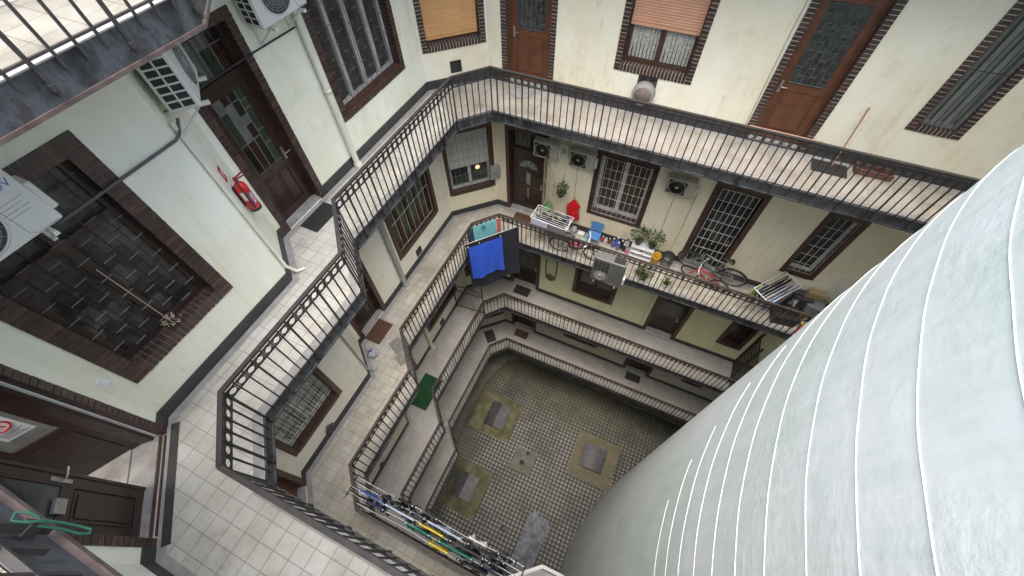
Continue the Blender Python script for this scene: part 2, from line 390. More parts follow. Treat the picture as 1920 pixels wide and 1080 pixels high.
def gallery(l):
    z = FL[l]; zb = z - .20 if l < 4 else z - .22
    rp, wp = RAILPTS, WALLPTS
    if l == 2:
        rp = RAILPTS[:7] + BULGE + [(XE, .12)]; wp = WALLPTS[:7] + [(-.36, -1.65), (.362, -1.65), (1.9, -1.65), (XE, -1.65)]
    E0 = inset(rp, -.045)     # slab edge a little behind the railing
    if E0[1][1] < rp[1][1] and l != 4: E0 = inset(rp, .045)
    if l == 4: E0 = inset(rp, -.045)
    tile = {4: mat_tile('darkened_top_tile', .30, (.24, .24, .225), (.21, .21, .20), (.13, .13, .12), .006, .9) if l == 4 else None, 3: TILE_UP, 2: TILE_MID, 1: TILE_LOW, 0: TILE_LOW}[l]  # top gallery tile darkened in colour to offset the strong light there
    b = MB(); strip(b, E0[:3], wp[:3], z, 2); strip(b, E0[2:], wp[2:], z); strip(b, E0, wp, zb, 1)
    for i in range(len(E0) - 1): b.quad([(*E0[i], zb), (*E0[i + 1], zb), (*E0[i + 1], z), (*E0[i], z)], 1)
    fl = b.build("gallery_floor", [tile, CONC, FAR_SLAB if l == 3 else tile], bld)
    # metal fascia standing just proud of the slab edge, with a lip at its foot
    A = inset(rp, -.040 if True else 0); b = MB()
    B = inset(rp, -.028); C = inset(rp, -.008)
    for P_, Q_, za, zc, mi in ((A, B, zb - .004, z + .003, 0), (B, C, zb - .016, zb + .012, 1)):
        for i in range(len(P_) - 1):
            q = lambda P, k, zz: (*P[k], zz)
            b.quad([q(Q_, i, za), q(Q_, i + 1, za), q(Q_, i + 1, zc), q(Q_, i, zc)], mi)
            b.quad([q(P_, i, zc), q(Q_, i, zc), q(Q_, i + 1, zc), q(P_, i + 1, zc)], mi)
            b.quad([q(P_, i, za), q(P_, i + 1, za), q(Q_, i + 1, za), q(Q_, i, za)], mi)
    b.build("fascia", [FASCIA, M("pinkish_rust_lip", (.10, .072, .064), (.045, .032, .029), 11, .7, 0, .2, 30) if l == 4 else FASCIA], fl)
    # grey edge border along the railing and cove along the wall
    b = MB(); I1 = inset(rp, -.052); I2 = inset(rp, -.175 if l > 2 else -.15)
    strip(b, I1, I2, z + .004); b.build("edge_border", GREYTRIM, fl)
    b = MB(); J1 = inset(wp, .022); J2 = inset(wp, .12); strip(b, J1, J2, z + .004); b.build("wall_border", GREYTRIM, fl)
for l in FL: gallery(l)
for k, s in SEGS.items():                                   # skirting, broken at the doors
    for l in FL:
        x = 0.0; h = .19
        def skirt(a, c):
            b = MB(); b.box(s, a, c, 0, .02, FL[l] + .005, FL[l] + h); b.build("skirting", SKIRT, bld)
        for (a, c, z0, z1, ty) in OPEN[k]:
            if ty == 'door':
                if a > x + .01: skirt(x, a - .002)
                x = c + .002
        if s.L > x + .02: skirt(x, s.L)

# ------------------------------------------------------------------ brick surrounds, windows, doors
def surround(fr, s0, s1, z0, z1, bw, dep, door, parent, mort, brick=BRICK, pitch=.068, plain=False):
    b = MB(); j = .013 if mort is MORTAR else .011; mo = .0105 if mort is MORTAR else .008
    if plain:
        b.box(fr, s0, s0 + bw, -dep, .016, z0, z1); b.box(fr, s1 - bw, s1, -dep, .016, z0, z1); b.box(fr, s0 + bw, s1 - bw, -dep, .016, z1 - bw, z1)
        if not door: b.box(fr, s0 + bw, s1 - bw, -dep, .03, z0, z0 + bw)
        return b.build("brick_surround" if not plain else "frame_trim", BROWNTRIM, parent)
    b.box(fr, s0 + .004, s0 + bw - .004, -dep, mo, z0 + .004, z1 - .004, 1); b.box(fr, s1 - bw + .004, s1 - .004, -dep, mo, z0 + .004, z1 - .004, 1)
    b.box(fr, s0 + bw - .004, s1 - bw + .004, -dep, mo, z1 - bw + .004, z1 - .004, 1)
    if not door: b.box(fr, s0 + bw - .004, s1 - bw + .004, -dep, mo, z0 + .004, z0 + bw - .004, 1)
    n = max(3, round((z1 - z0) / pitch)); p = (z1 - z0) / n
    for i in range(n):
        za, zb_ = z0 + i * p + j / 2, z0 + (i + 1) * p - j / 2; w_ = rnd.uniform(-.0025, .0025)
        b.box(fr, s0, s0 + bw, -dep, .017 + w_, za, zb_, rnd.choice((0, 0, 2))); b.box(fr, s1 - bw, s1, -dep, .017 - w_, za, zb_, rnd.choice((0, 0, 2)))
    n = max(3, round((s1 - s0 - 2 * bw) / pitch)); p = (s1 - s0 - 2 * bw) / n
    for i in range(n):
        a, c = s0 + bw + i * p + j / 2, s0 + bw + (i + 1) * p - j / 2; w_ = rnd.uniform(-.0025, .0025)
        b.box(fr, a, c, -dep, .017 + w_, z1 - bw, z1, rnd.choice((0, 0, 2)))
        if not door: b.box(fr, a, c, -dep, .017 + w_, z0, z0 + bw, rnd.choice((0, 0, 2)))
    return b.build("brick_surround", [brick, mort, BRICK_2], parent)
def frame_mb(fr, a0, a1, z0, z1, d0, d1, w, mull=(), trans=()):
    b = MB()
    b.box(fr, a0, a0 + w, d0, d1, z0, z1); b.box(fr, a1 - w, a1, d0, d1, z0, z1)
    b.box(fr, a0 + w, a1 - w, d0, d1, z0, z0 + w); b.box(fr, a0 + w, a1 - w, d0, d1, z1 - w, z1)
    for m in mull: b.box(fr, m - w * .7, m + w * .7, d0, d1 - .003, z0 + w, z1 - w)
    for t in trans: b.box(fr, a0 + w, a1 - w, d0, d1 - .006, t - w * .6, t + w * .6)
    return b
def grille(fr, a0, a1, z0, z1, d, nx, nz, mat, parent, r=.006, stag=False, bow=0, mat2=None):
    b = MB(); hm = 1 if mat2 else 0
    for i in range(nx + 1):
        a = a0 + (a1 - a0) * i / nx; b.bar(fr(a, d, z0), fr(a, d, z1), r, n=4)
    for j in range(nz + 1):
        z = z0 + (z1 - z0) * j / nz
        if not stag or j in (0, nz): b.bar(fr(a0, d + r, z), fr(a1, d + r, z), r, n=4)
        else:
            for i in range(nx):
                if (i + j) % 2 == 0: b.bar(fr(a0 + (a1 - a0) * i / nx, d, z), fr(a0 + (a1 - a0) * (i + (.82 if mat2 else 1)) / nx, d, z), r * .9, hm, n=4)
    if bow:
        for a in (a0, a1):
            for z in (z0, z1): b.bar(fr(a, d, z), fr(a, d - bow, z), r, n=4)
    return b.build("grille", [mat, mat2] if mat2 else mat, parent)
def leaded(fr, a0, a1, z0, z1, d, parent, seed, mats=None):
    """panes of coloured glass between lead cames, in one mesh"""
    rr = random.Random(seed); mats = mats or [GLASS_GR, GLASS_G, GLASS_R, GLASS_K]; b = MB()
    cols = 4; w_ = (a1 - a0) / cols
    for i in range(cols):
        z = z0
        while z < z1 - .01:
            h = min(rr.choice((.12, .22, .34, .5)), z1 - z)
            if z1 - z - h < .08: h = z1 - z
            mi = rr.choices((0, 1, 2, 3), (4 if i in (0, 3) else 2, 3, 2, 2))[0]
            b.box(fr, a0 + i * w_ + .006, a0 + (i + 1) * w_ - .006, d - .008, d, z + .006, z + h - .006, mi)
            b.box(fr, a0 + i * w_, a0 + (i + 1) * w_, d - .004, d + .006, z - .006, z + .006, 4)
            z += h
        b.box(fr, a0 + i * w_ - .006, a0 + i * w_ + .006, d - .004, d + .007, z0, z1, 4)
    b.box(fr, a0, a1, d - .014, d - .009, z0, z1, 3)
    return b.build("leaded_glass", mats + [LEAD], parent)
def slats(fr, a0, a1, z0, z1, d, mat, parent, p=.045):
    b = MB(); n = int((z1 - z0) / p)
    rows = []
    for i in range(n):
        z = z0 + i * p
        rows += [[fr(a, d - .012, z) for a in (a0, a1)], [fr(a, d, z + p * .25) for a in (a0, a1)], [fr(a, d + .001, z + p * .7) for a in (a0, a1)], [fr(a, d - .012, z + p * .98) for a in (a0, a1)]]
    b.grid(rows, 0, False); b.box(fr, a0, a1, d - .02, d + .006, z0 - .05, z0)
    return b.build("roller_shutter", mat, parent)
def handle(fr, a, d, z, parent, mat=STEEL):
    b = MB(); b.box(fr, a - .02, a + .02, d, d + .008, z - .12, z + .1, ch=.003); b.tube([fr(a, d, z), fr(a, d + .05, z), fr(a + .03, d + .055, z), fr(a + .11, d + .05, z)], .009)
    return b.build("handle", mat, parent)
def panelled(b, fr, a0, a1, z0, z1, d, mi=0):
    """raised panels with moulded edges on a door's lower half"""
    b.box(fr, a0, a1, d, d + .010, z0, z1, mi, .004); b.box(fr, a0 + .035, a1 - .035, d + .010, d + .022, z0 + .035, z1 - .035, mi, .006)

def window(l, key, op, frame=WOOD_D, bw=.12, dep=.24, mort=MORTAR, plain=False, shutter=None, zb=0, curtain=None, gr=None, mull=1, label=None, sill=None, glass=GLASS, trans=()):
    fr = SEGS[key]; s0, s1, h0, h1, ty = op; z0, z1 = FL[l] + h0, FL[l] + h1
    a0, a1, c0, c1 = s0 + bw, s1 - bw, z0 + bw, z1 - bw
    ms = [a0 + (a1 - a0) * (i + 1) / (mull + 1) for i in range(mull)]
    wnd = frame_mb(fr, a0, a1, c0, c1, -dep + .02, -dep + .09, .065, ms, [FL[l] + t for t in trans]).build("window", frame, bld)
    if label: wnd['label'] = label
    surround(fr, s0, s1, z0, z1, bw, dep, False, wnd, mort, plain=plain)
    b = MB(); b.box(fr, a0, a1, -dep + .012, -dep + .03, c0, c1); b.build("pane", glass, wnd)
    if sill:
        b = MB(); b.box(fr, a0, a1, -dep + .09, .05, c0 + .001, c0 + .03, ch=.006); b.build("sill", sill, wnd)
    if curtain:
        b = MB()
        for x0, x1 in zip([a0 + .07] + [m + .05 for m in ms], [m - .05 for m in ms] + [a1 - .07]):
            rows = [[fr(x0 + (x1 - x0) * i / 24, -dep + .034 + .008 * math.sin(i * 1.9) * (1 - .3 * j), c0 + .08 + (c1 - c0 - .15) * j / 4) for i in range(25)] for j in range(5)]
            b.grid(rows)
        b.build("curtain", curtain, wnd)
    if shutter: slats(fr, a0 + .02, a1 - .02, zb + FL[l], c1 - .004, -dep + .125, shutter, wnd)
    if gr: grille(fr, a0 + .01, a1 - .01, c0 + .03, c1 - .02, -dep + .17 + gr.get('out', 0), gr['nx'], gr['nz'], gr.get('mat', IRON), wnd, gr.get('r', .006), gr.get('stag', False), 0, gr.get('mat2'))
    return wnd
def door(l, key, op, wood=WOOD_D, bw=.12, dep=.26, mort=MORTAR, plain=False, style='glass', label=None, seed=1, transom=True, gr=None, hand=1, zh=2.12, zp=.92):
    fr = SEGS[key]; s0, s1, h0, h1, ty = op; z0, z1 = FL[l] + h0, FL[l] + h1
    a0, a1 = s0 + bw, s1 - bw; zt = z0 + zh; top = z1 - bw; d = -dep + .03
    b = MB(); w_ = .11
    if not transom: zt = top - .07
    b.box(fr, a0 + .05, a1 - .05, d, d + .045, z0 + .02, zt - .02)
    zg = z0 + zp
    for (x0, x1, y0, y1) in ((a0 + .05, a0 + .05 + w_, z0 + .02, zt - .02), (a1 - .05 - w_, a1 - .05, z0 + .02, zt - .02)): b.box(fr, x0, x1, d + .045, d + .065, y0, y1)
    for (y0, y1) in ((z0 + .02, z0 + .2), (zg - .07, zg + .05), (zt - .14, zt - .02)): b.box(fr, a0 + .05 + w_, a1 - .05 - w_, d + .045, d + .063, y0, y1)
    m = (a0 + a1) / 2
    panelled(b, fr, a0 + .05 + w_ + .015, m - .02, z0 + .215, zg - .085, d + .045); panelled(b, fr, m + .02, a1 - .05 - w_ - .015, z0 + .215, zg - .085, d + .045)
    D = b.build("door", wood, bld)
    if label: D['label'] = label
    surround(fr, s0, s1, z0, z1, bw, dep, True, D, mort, plain=plain)
    b = MB(); b.box(fr, a0, a0 + .05, d, d + .08, z0, top); b.box(fr, a1 - .05, a1, d, d + .08, z0, top); b.box(fr, a0 + .05, a1 - .05, d, d + .08, top - .05, top)
    if transom: b.box(fr, a0 + .05, a1 - .05, d, d + .085, zt - .02, zt + .06)
    b.build("door_frame", wood, D)
    if transom:
        if style == 'leaded': leaded(fr, a0 + .05, a1 - .05, zt + .06, top - .05, d + .03, D, seed + 5)
        else:
            b = MB(); b.box(fr, a0 + .05, a1 - .05, d, d + .03, zt + .06, top - .05); b.build("transom_pane", GLASS, D)
        grille(fr, a0 + .06, a1 - .06, zt + .08, top - .06, d + .06, 7, 1, IRON, D, .006)
    g0, g1, y0, y1 = a0 + .05 + w_, a1 - .05 - w_, zg + .05, zt - .14
    if style == 'leaded': leaded(fr, g0, g1, y0, y1, d + .055, D, seed)
    elif style == 'pattern':
        b = MB(); b.box(fr, g0, g1, d + .045, d + .052, y0, y1); b.build("pane", GLASS_P, D)
        grille(fr, g0 + .02, g1 - .02, y0 + .03, y1 - .02, d + .062, 6, 9, LEAD, D, .005, True)
    elif style == 'glass':
        b = MB(); b.box(fr, g0, g1, d + .045, d + .052, y0, y1); b.build("pane", GLASS, D)
    if gr: grille(fr, a0 + .06, a1 - .06, z0 + .12, top - .06, -.03, gr['nx'], gr['nz'], gr.get('mat', WHITEF), D, .008)
    handle(fr, a1 - .10 if hand > 0 else a0 + .10, d + .065, z0 + 1.02, D)
    b = MB(); b.box(fr, a0, a1, -dep + .03, -.01, z0 + .0045, z0 + .045, ch=.006); b.box(fr, a0, a1, -dep - .2, -dep + .03, z0, z0 + .02); b.build("threshold", MARBLE if l == 3 else GREYTRIM, D)
    return D

# --- third storey (the bright gallery)
WIN = {k: [o for o in v if o[4] == 'window'] for k, v in OPEN.items()}; DOR = {k: [o for o in v if o[4] == 'door'] for k, v in OPEN.items()}
window(3, 'CH', WIN['CH'][0], frame=BROWNTRIM, shutter=BLIND_O, zb=1.02, label="corner window with lowered orange roller shutter")
door(3, 'A', DOR['A'][0], wood=WOOD_R, style='pattern', zh=2.5, zp=1.03, hand=-1, label="red-brown door with patterned glass in the far corner")
window(3, 'A', WIN['A'][0], frame=BROWNTRIM, shutter=BLIND_S, zb=1.63, curtain=LACE, label="window with salmon roller shutter half lowered over lace curtains")
door(3, 'A', DOR['A'][1], wood=WOOD_R, style='pattern', zh=2.5, zp=1.03, hand=-1, label="red-brown door with dark patterned glass and panelled foot")
window(3, 'A', WIN['A'][1], frame=M('dim_grey_frame', (.20, .205, .19), (.14, .145, .135), 5, .5), mull=2, dep=.15, glass=M("green_louvre", (.19, .225, .195), (.13, .155, .135), 4, .5), gr=dict(nx=6, nz=2), label="barred window with green louvres beside the tower")
door(3, 'BU', DOR['BU'][0], wood=WOOD_D, style='leaded', seed=11, zh=2.3, mort=MORTAR_D, label="dark wooden door with coloured leaded glass")
window(3, 'BU', WIN['BU'][0], frame=M('grey_white_frame', (.42, .42, .40), (.30, .29, .27), 6, .5), mort=MORTAR_D, gr=dict(nx=11, nz=12, stag=True, mat=IRON, mat2=LEAD), mull=3, curtain=M("dark_brown_curtain", (.030, .016, .012), (.055, .050, .045), 5, .8), sill=BROWNTRIM, label="wide window with brick-bond iron grille")
wl_ = window(3, 'BL', WIN['BL'][0], frame=WOOD_D, bw=.17, mort=MORTAR_D, gr=dict(nx=7, nz=15, stag=True, mat=IRON, mat2=LEAD_D, r=.0055), mull=1, trans=(2.3,), glass=brick_glass(), label="large dark window in a brick surround")
# --- second storey (the gallery full of belongings)
wlit = window(2, 'CH', WIN['CH'][0], frame=WHITEF, plain=True, bw=.10, shutter=BLIND_W, zb=1.66, gr=dict(nx=8, nz=7, r=.005, mat=LEAD, out=.06), label="corner window with half lowered grey shutter and a lit room behind")
b = MB(); b.lathe(SCH.at(.98, -.205, FL[2] + 1.42), [(0, .0), (.07, .0), (.06, .02), (0, .03)], 16, 0, 'n')
LG = bpy.data.materials.new("warm_lamp"); LG.use_nodes = True; LG.node_tree.nodes["Principled BSDF"].inputs["Emission Color"].default_value = (1, .62, .25, 1); LG.node_tree.nodes["Principled BSDF"].inputs["Emission Strength"].default_value = .22
b.build("lamp", LG, wlit)
D2 = door(2, 'A', DOR['A'][0], wood=WOOD_D, plain=True, bw=.10, style='none', label="dark panelled door with fan-shaped light and open iron gate")
window(2, 'A', WIN['A'][0], frame=WHITEF, bw=.13, mort=MORTAR_D, curtain=CURT, gr=dict(nx=9, nz=6, mat=WHITEF, r=.006, out=.1), label="white framed window behind white bars")
door(2, 'A', DOR['A'][1], wood=DARK, plain=True, bw=.12, gr=dict(nx=6, nz=8), label="dark doorway behind a pale barred gate")
window(2, 'A', WIN['A'][1], frame=WHITEF, plain=True, bw=.11, gr=dict(nx=4, nz=6, mat=WHITEF, r=.006, out=.05), mull=0)
door(2, 'BU', DOR['BU'][0], wood=WOOD_D, plain=True, bw=.12)
window(2, 'BU', WIN['BU'][0], frame=BROWNTRIM, plain=True, bw=.13, gr=dict(nx=8, nz=2, mat=WHITEF, r=.007), mull=3, curtain=M("olive_curtain", (.10, .11, .06), (.05, .06, .035), 9, .8))
window(2, 'BL', WIN['BL'][0], frame=WHITEF, plain=True, bw=.11, gr=dict(nx=8, nz=7, r=.007, out=.06), mull=1, curtain=LACE)
door(2, 'CC', DOR['CC'][0], wood=WOOD_R, plain=True, bw=.12, style='glass')
# --- first storey and raised ground gallery
for l in (1, 0):
    tr = dict(plain=True, bw=.13)
    window(l, 'CH', WIN['CH'][0], frame=WOOD_D, gr=dict(nx=6, nz=6) if l == 1 else None, curtain=M("amber_curtain", (.22, .17, .03), (.12, .09, .02), 6, .8) if l == 1 else None, **tr)
    for o in DOR['A']: door(l, 'A', o, wood=WOOD_D, **tr)
    for o in WIN['A']: window(l, 'A', o, frame=WOOD_D, **tr)
    door(l, 'BU', DOR['BU'][0], wood=WOOD_D, **tr); window(l, 'BU', WIN['BU'][0], frame=WOOD_D, mull=3, **tr)
    window(l, 'BL', WIN['BL'][0], frame=WOOD_D, **tr); door(l, 'CC', DOR['CC'][0], wood=WOOD_D, **tr)
for k in SEGS:                                              # top storey, out of the photograph
    for o in OPEN[k]:
        (window if o[4] == 'window' else door)(4, k, o, plain=True, bw=.12)

# --- the double entrance door in the near corner of the third storey
def entrance():
    fr = SCC; s0, s1 = .15, 1.52; z0 = FL[3]; z1 = z0 + 3.1; bw = .09; dep = .34
    b = MB(); a0, a1 = s0 + bw, s1 - bw; mid = .80
    # closed leaf
    d = -.20
    b.box(fr, a0 + .05, mid, d, d + .045, z0 + .03, z0 + 2.25)
    for x0, x1 in ((a0 + .05, a0 + .14), (mid - .10, mid)): b.box(fr, x0, x1, d + .045, d + .062, z0 + .03, z0 + 2.25)
    for y0, y1 in ((.03, .16), (.92, 1.05), (2.12, 2.25)): b.box(fr, a0 + .14, mid - .10, d + .045, d + .060, z0 + y0, z0 + y1)
    panelled(b, fr, a0 + .155, mid - .115, z0 + .175, z0 + .905, d + .045)
    b.box(fr, mid, mid + .03, d + .03, d + .075, z0 + .03, z0 + 2.25)
    D = b.build("door", WOOD_D, bld); D['label'] = "open double entrance door with a notice behind its glass"
    surround(fr, s0, s1, z0, z1, bw, dep, True, D, MORTAR_D, pitch=.075)
    b = MB(); b.box(fr, a0 + .14, mid - .10, d + .045, d + .05, z0 + 1.05, z0 + 2.12); b.build("pane", GLASS, D)
    handle(fr, mid - .05, d + .062, z0 + 1.08, D)
    b = MB(); b.box(fr, a0 + .20, a0 + .34, d + .06, d + .10, z0 + 1.00, z0 + 1.12, ch=.01); b.build("lock_box", STEEL, D)
    # frame
    b = MB(); b.box(fr, a0, a0 + .05, -dep + .02, -.10, z0, z1 - bw); b.box(fr, a1 - .05, a1, -dep + .02, -.10, z0, z1 - bw)
    b.box(fr, a0 + .05, a1 - .05, -dep + .02, -.10, z0 + 2.27, z0 + 2.36); b.box(fr, a0 + .05, a1 - .05, -.24, -.21, z0 + 2.36, z1 - bw)
    b.build("door_frame", WOOD_D, D)
    b = MB(); b.box(fr, a1 - .012, a1 - .002, -.095, -.06, z0 + .05, z1 - bw); b.build("weather_strip", WHITE, D)
    # open leaf swung inward on the far jamb
    f2 = fr.turn(R(180 + 72), a1 - .05, -.24, 0); b = MB(); L = .60
    b.box(f2, 0, L, 0, .045, z0 + .03, z0 + 1.0)
    for q in (0.0, .045): pass
    b.box(f2, 0, .09, 0, .045, z0 + 1.0, z0 + 2.25); b.box(f2, L - .09, L, 0, .045, z0 + 1.0, z0 + 2.25); b.box(f2, .09, L - .09, 0, .045, z0 + 2.13, z0 + 2.25)
    panelled(b, f2, .08, L - .08, z0 + .18, z0 + .86, .045); b.box(f2, .08, L - .08, -.01, 0, z0 + .18, z0 + .86)
    leaf = b.build("open_leaf", WOOD_D, D)
    b = MB(); b.box(f2, .09, L - .09, .018, .026, z0 + 1.0, z0 + 2.13); b.build("pane", M("milky_glass", (.26, .27, .25), (.16, .17, .16), 4, .2), D)
    grille(f2, .10, L - .10, z0 + 1.02, z0 + 2.11, .052, 3, 8, IRON, D, .007)
    for sd, dd in ((1, .0285), (-1, .0155)):
        fp = Fr(f2(.27, dd, z0 + 1.36), f2.t * sd, f2.n * sd, f2.u)
        b = MB(); b.box(fp, -.12, .12, 0, .0012, -.19, .19); b.build("paper_notice", WHITE, D)
        b = MB(); b.ring(fp(0, .003, .05), fp.t, fp.u, .085, .010, 0, 24, 4)
        b.bar(fp(-.035, .004, .01), fp(.0, .004, .10), .007, n=4); b.bar(fp(.035, .004, .01), fp(0, .004, .10), .007, n=4); b.bar(fp(-.022, .004, .04), fp(.022, .004, .04), .006, n=4)
        b.build("red_circle_mark", RED, D)
        b = MB()
        for i in range(4): b.box(fp, -.09, .09 - .02 * (i % 3), .0012, .002, -.16 + i * .025, -.152 + i * .025)
        b.build("printed_lines", DARK, D)
    # marble floor, steps and dark hall behind
    b = MB(); b.box(fr, a0, a1, -.33, -.02, z0 + .005, z0 + .05, ch=.008); b.box(fr, a0 - .02, a1 + .02, -1.3, -.331, z0 + .0, z0 + .07); b.build("threshold", MARBLE, D)
    b = MB(); b.box(fr, a0 + .02, a1 - .02, .005, .020, z0 + .005, z0 + .03); b.box(fr, a0 + .02, a1 - .02, -.03, -.005, z0 + .051, z0 + .066); b.build("brass_edge", BROWNTRIM, D)
    b = MB(); b.box(fr, a0 - .06, a0 - .03, -1.4, -.35, z0, z1); b.box(fr, a1 + .03, a1 + .06, -1.4, -.35, z0, z1); b.box(fr, a0 - .06, a1 + .06, -1.43, -1.4, z0, z1)
    b.build("hall_wall", M("dim_hall_paint", (.16, .15, .13), (.12, .11, .10), 3, .8), D)
    b = MB(); b.box(fr, s0 - .02, s1 + .02, .06, .16, z0 + .002, z0 + .006); b.build("black_tile_strip", SKIRT, bld)
entrance()
# fan light and long glass of the dark door on the second storey
fr = SA; b = MB(); cx = (DOR['A'][0][0] + DOR['A'][0][1]) / 2; zz = FL[2] + 1.55; d = -.26 + .08
for i in range(5):
    A_, B_ = math.pi * i / 5 + .05, math.pi * (i + 1) / 5 - .05
    b.quad([fr(cx + .07 * math.cos(A_), d, zz + .07 * math.sin(A_)), fr(cx + .27 * math.cos(A_), d, zz + .27 * math.sin(A_)), fr(cx + .27 * math.cos(B_), d, zz + .27 * math.sin(B_)), fr(cx + .07 * math.cos(B_), d, zz + .07 * math.sin(B_))])
b.box(fr, cx - .06, cx + .06, d - .01, d + .004, FL[2] + .45, FL[2] + 1.4)
b.build("fan_light", M("frosted_glass", (.22, .24, .23), (.16, .18, .17), 5, .25), D2)
# open barred gate leaf standing out from that door
fg = SA.turn(R(52), DOR['A'][0][1] - .06, .02, 0); GATE = M("cream_gate_iron", (.42, .38, .27), (.30, .26, .18), 9, .5)
b = MB(); L = .98; z0 = FL[2] + .08; z1 = z0 + 2.25
for a in (0, L): b.bar(fg(a, 0, z0), fg(a, 0, z1), .02, n=4)
for z in (z0, z0 + .75, z0 + 1.5, z1): b.bar(fg(0, 0, z), fg(L, 0, z), .016, n=4)
for i in range(1, 9): b.bar(fg(L * i / 9, 0, z0), fg(L * i / 9, 0, z1), .007, n=4)
b.box(fg, 0, .10, -.02, .02, z0, z0 + .9)
b.build("open_gate", GATE, D2)

# ------------------------------------------------------------------ railings
def band(b, pts, dl, dr, z0, z1, mi=0):
    P, Q = inset(pts, dl), inset(pts, dr); n = len(pts)
    for i in range(n - 1):
        b.quad([(*P[i], z1), (*Q[i], z1), (*Q[i + 1], z1), (*P[i + 1], z1)], mi); b.quad([(*P[i], z0), (*P[i + 1], z0), (*Q[i + 1], z0), (*Q[i], z0)], mi)
        b.quad([(*P[i], z0), (*P[i], z1), (*P[i + 1], z1), (*P[i + 1], z0)], mi); b.quad([(*Q[i], z0), (*Q[i + 1], z0), (*Q[i + 1], z1), (*Q[i], z1)], mi)
    for k in (0, n - 1): b.quad([(*P[k], z0), (*Q[k], z0), (*Q[k], z1), (*P[k], z1)], mi)
SP = .137
bal_mesh = {}
def baluster_mesh(kind, mat):
    key = (kind, mat.name)
    if key not in bal_mesh:
        b = MB(); f = Fr((0, 0, 0)); r = .0085 if kind == 0 else .0115
        b.box(f, -r, r, -r, r, .0 - (.07 if kind == 0 else .17), .925)
        if kind: b.box(f, -.018, .018, -.018, .018, -.13, -.09)
        me = b.build("baluster", mat); bal_mesh[key] = me.data; bpy.data.objects.remove(me)
    return bal_mesh[key]
def railing(l, pts, label, mat=IRON, last=True, skip=0, top=None):
    z = FL[l] + (.0 if l != 4 else .0)
    root = thing("gallery_railing", label, "railing", (pts[0][0], pts[0][1], z), "iron railings along the open galleries")
    b = MB(); band(b, pts, -.026, .026, z + .950, z + .978); band(b, pts, -.016, .016, z + .934, z + .949); b.build("handrail", top or mat, root)
    b = MB(); band(b, pts, -.011, .011, z + .045, z + .060); b.build("bottom_rail", mat, root)
    b = MB(); band(b, pts, -.010, .010, z + .874, z + .886); band(b, pts, -.010, .010, z + .752, z + .765)
    nb = 0
    for i in range(len(pts) - 1):
        s = seg(pts[i], pts[i + 1]); n = max(1, round(s.L / SP)); p = s.L / n
        for j in range(n + (1 if last and i == len(pts) - 2 else 0)):
            q = s(j * p, 0, 0)
            o = bpy.data.objects.new("baluster", baluster_mesh(1 if j % 4 == 0 else 0, mat)); COL.objects.link(o); o.parent = root
            o.location = (q.x - pts[0][0], q.y - pts[0][1], 0); o.rotation_euler = (0, 0, math.atan2(s.t.y, s.t.x))
            nb += 1
        for j in range(n):
            c = s((j + .5) * p, 0, z + .8195); b.ring(c, s.t, (0, 0, 1), .0505, .0078, 0, 16, 4)
            for dx in (-1, 1):                               # small scrolls between the rings
                for dz in (-1, 1): b.ring(s((j + .5 + dx * .5) * p - dx * .012, 0, z + .8195 + dz * .040), s.t, (0, 0, 1), .010, .004, 0, 7, 3)
    b.build("ring_frieze", mat, root)
    return root
NAMES = {3: "bright top gallery", 2: "crowded bicycle gallery", 1: "gallery with the green mat", 0: "lowest gallery"}
XR = 6.2
for l in (3, 2, 1, 0):
    mt = IRON if l == 3 else IRON_RUST
    railing(l, [V2, V1, (XR, V1[1])][::-1], f"iron railing on the far side of the {NAMES[l]}", mt)
    railing(l, [V2, V3, V4], f"iron railing on the left walk and jog of the {NAMES[l]}", mt, last=False)
    railing(l, [V4, V5, V6], f"iron railing round the near left corner of the {NAMES[l]}", mt, last=False)
    if l == 2: railing(l, [V6, BULGE[0]], "black iron railing carrying the crowded washing lines on the near side", mt)
    else: railing(l, [V6, (2.5, V6[1])], f"iron railing on the near side of the {NAMES[l]}", mt)
railing(2, [BULGE[0], BULGE[1], BULGE[2]], "pale topped railing corner where the washing lines end, at the foot of the photo", IRON_RUST, top=M("pale_grey_handrail", (.36, .36, .35), (.27, .27, .26), 6, .45))
railing(4, [V4, V5, V6], "thick black railing above the stained fascia at the top left", IRON, last=False)
railing(4, [V3, V4], "short black railing turning the corner at the top left", IRON, last=False)
railing(4, [V6, (2.5, V6[1])], "thick black railing with a green tie at the bottom left", IRON)

# ------------------------------------------------------------------ ground, kerbs
b = MB(); b.quad([(-9, -6, 0), (22, -6, 0), (22, 12, 0), (-9, 12, 0)])
tag(b.build("courtyard_floor", GROUND), kind='structure')
b = MB(); b.quad([(-60, -60, -.25), (60, -60, -.25), (60, 60, -.25), (-60, 60, -.25)]); tag(b.build("ground", CONC), kind='structure')
b = MB()
kp = [(6.5, 7.93), (-3.6, 7.98), (-4.15, 7.55), (-4.62, 6.2), (-4.7, 4.0), (-4.5, 2.5), (-4.0, 1.4), (-4.0, -.2), (-3.2, -1.2), (4, -1.2)]
wp = [(6.5, 8.19), (-4.4, 8.19), (-5.44, 7.18), (-5.44, 6.2), (-5.44, 4.0), (-5.44, 2.45), (-4.71, 1.85), (-4.71, -.48), (-3.55, -1.64), (4, -1.64)]
strip(b, inset(kp, 0), wp, .10)
for i in range(len(kp) - 1): b.quad([(*kp[i], 0), (*kp[i + 1], 0), (*kp[i + 1], .10), (*kp[i], .10)])
tag(b.build("pavement", CONC), kind='structure')
PADS = [(-4.46, -2.40, 3.90, 5.76), (.51, 2.43, 3.88, 5.87), (-4.05, -2.42, .45, 2.46)]
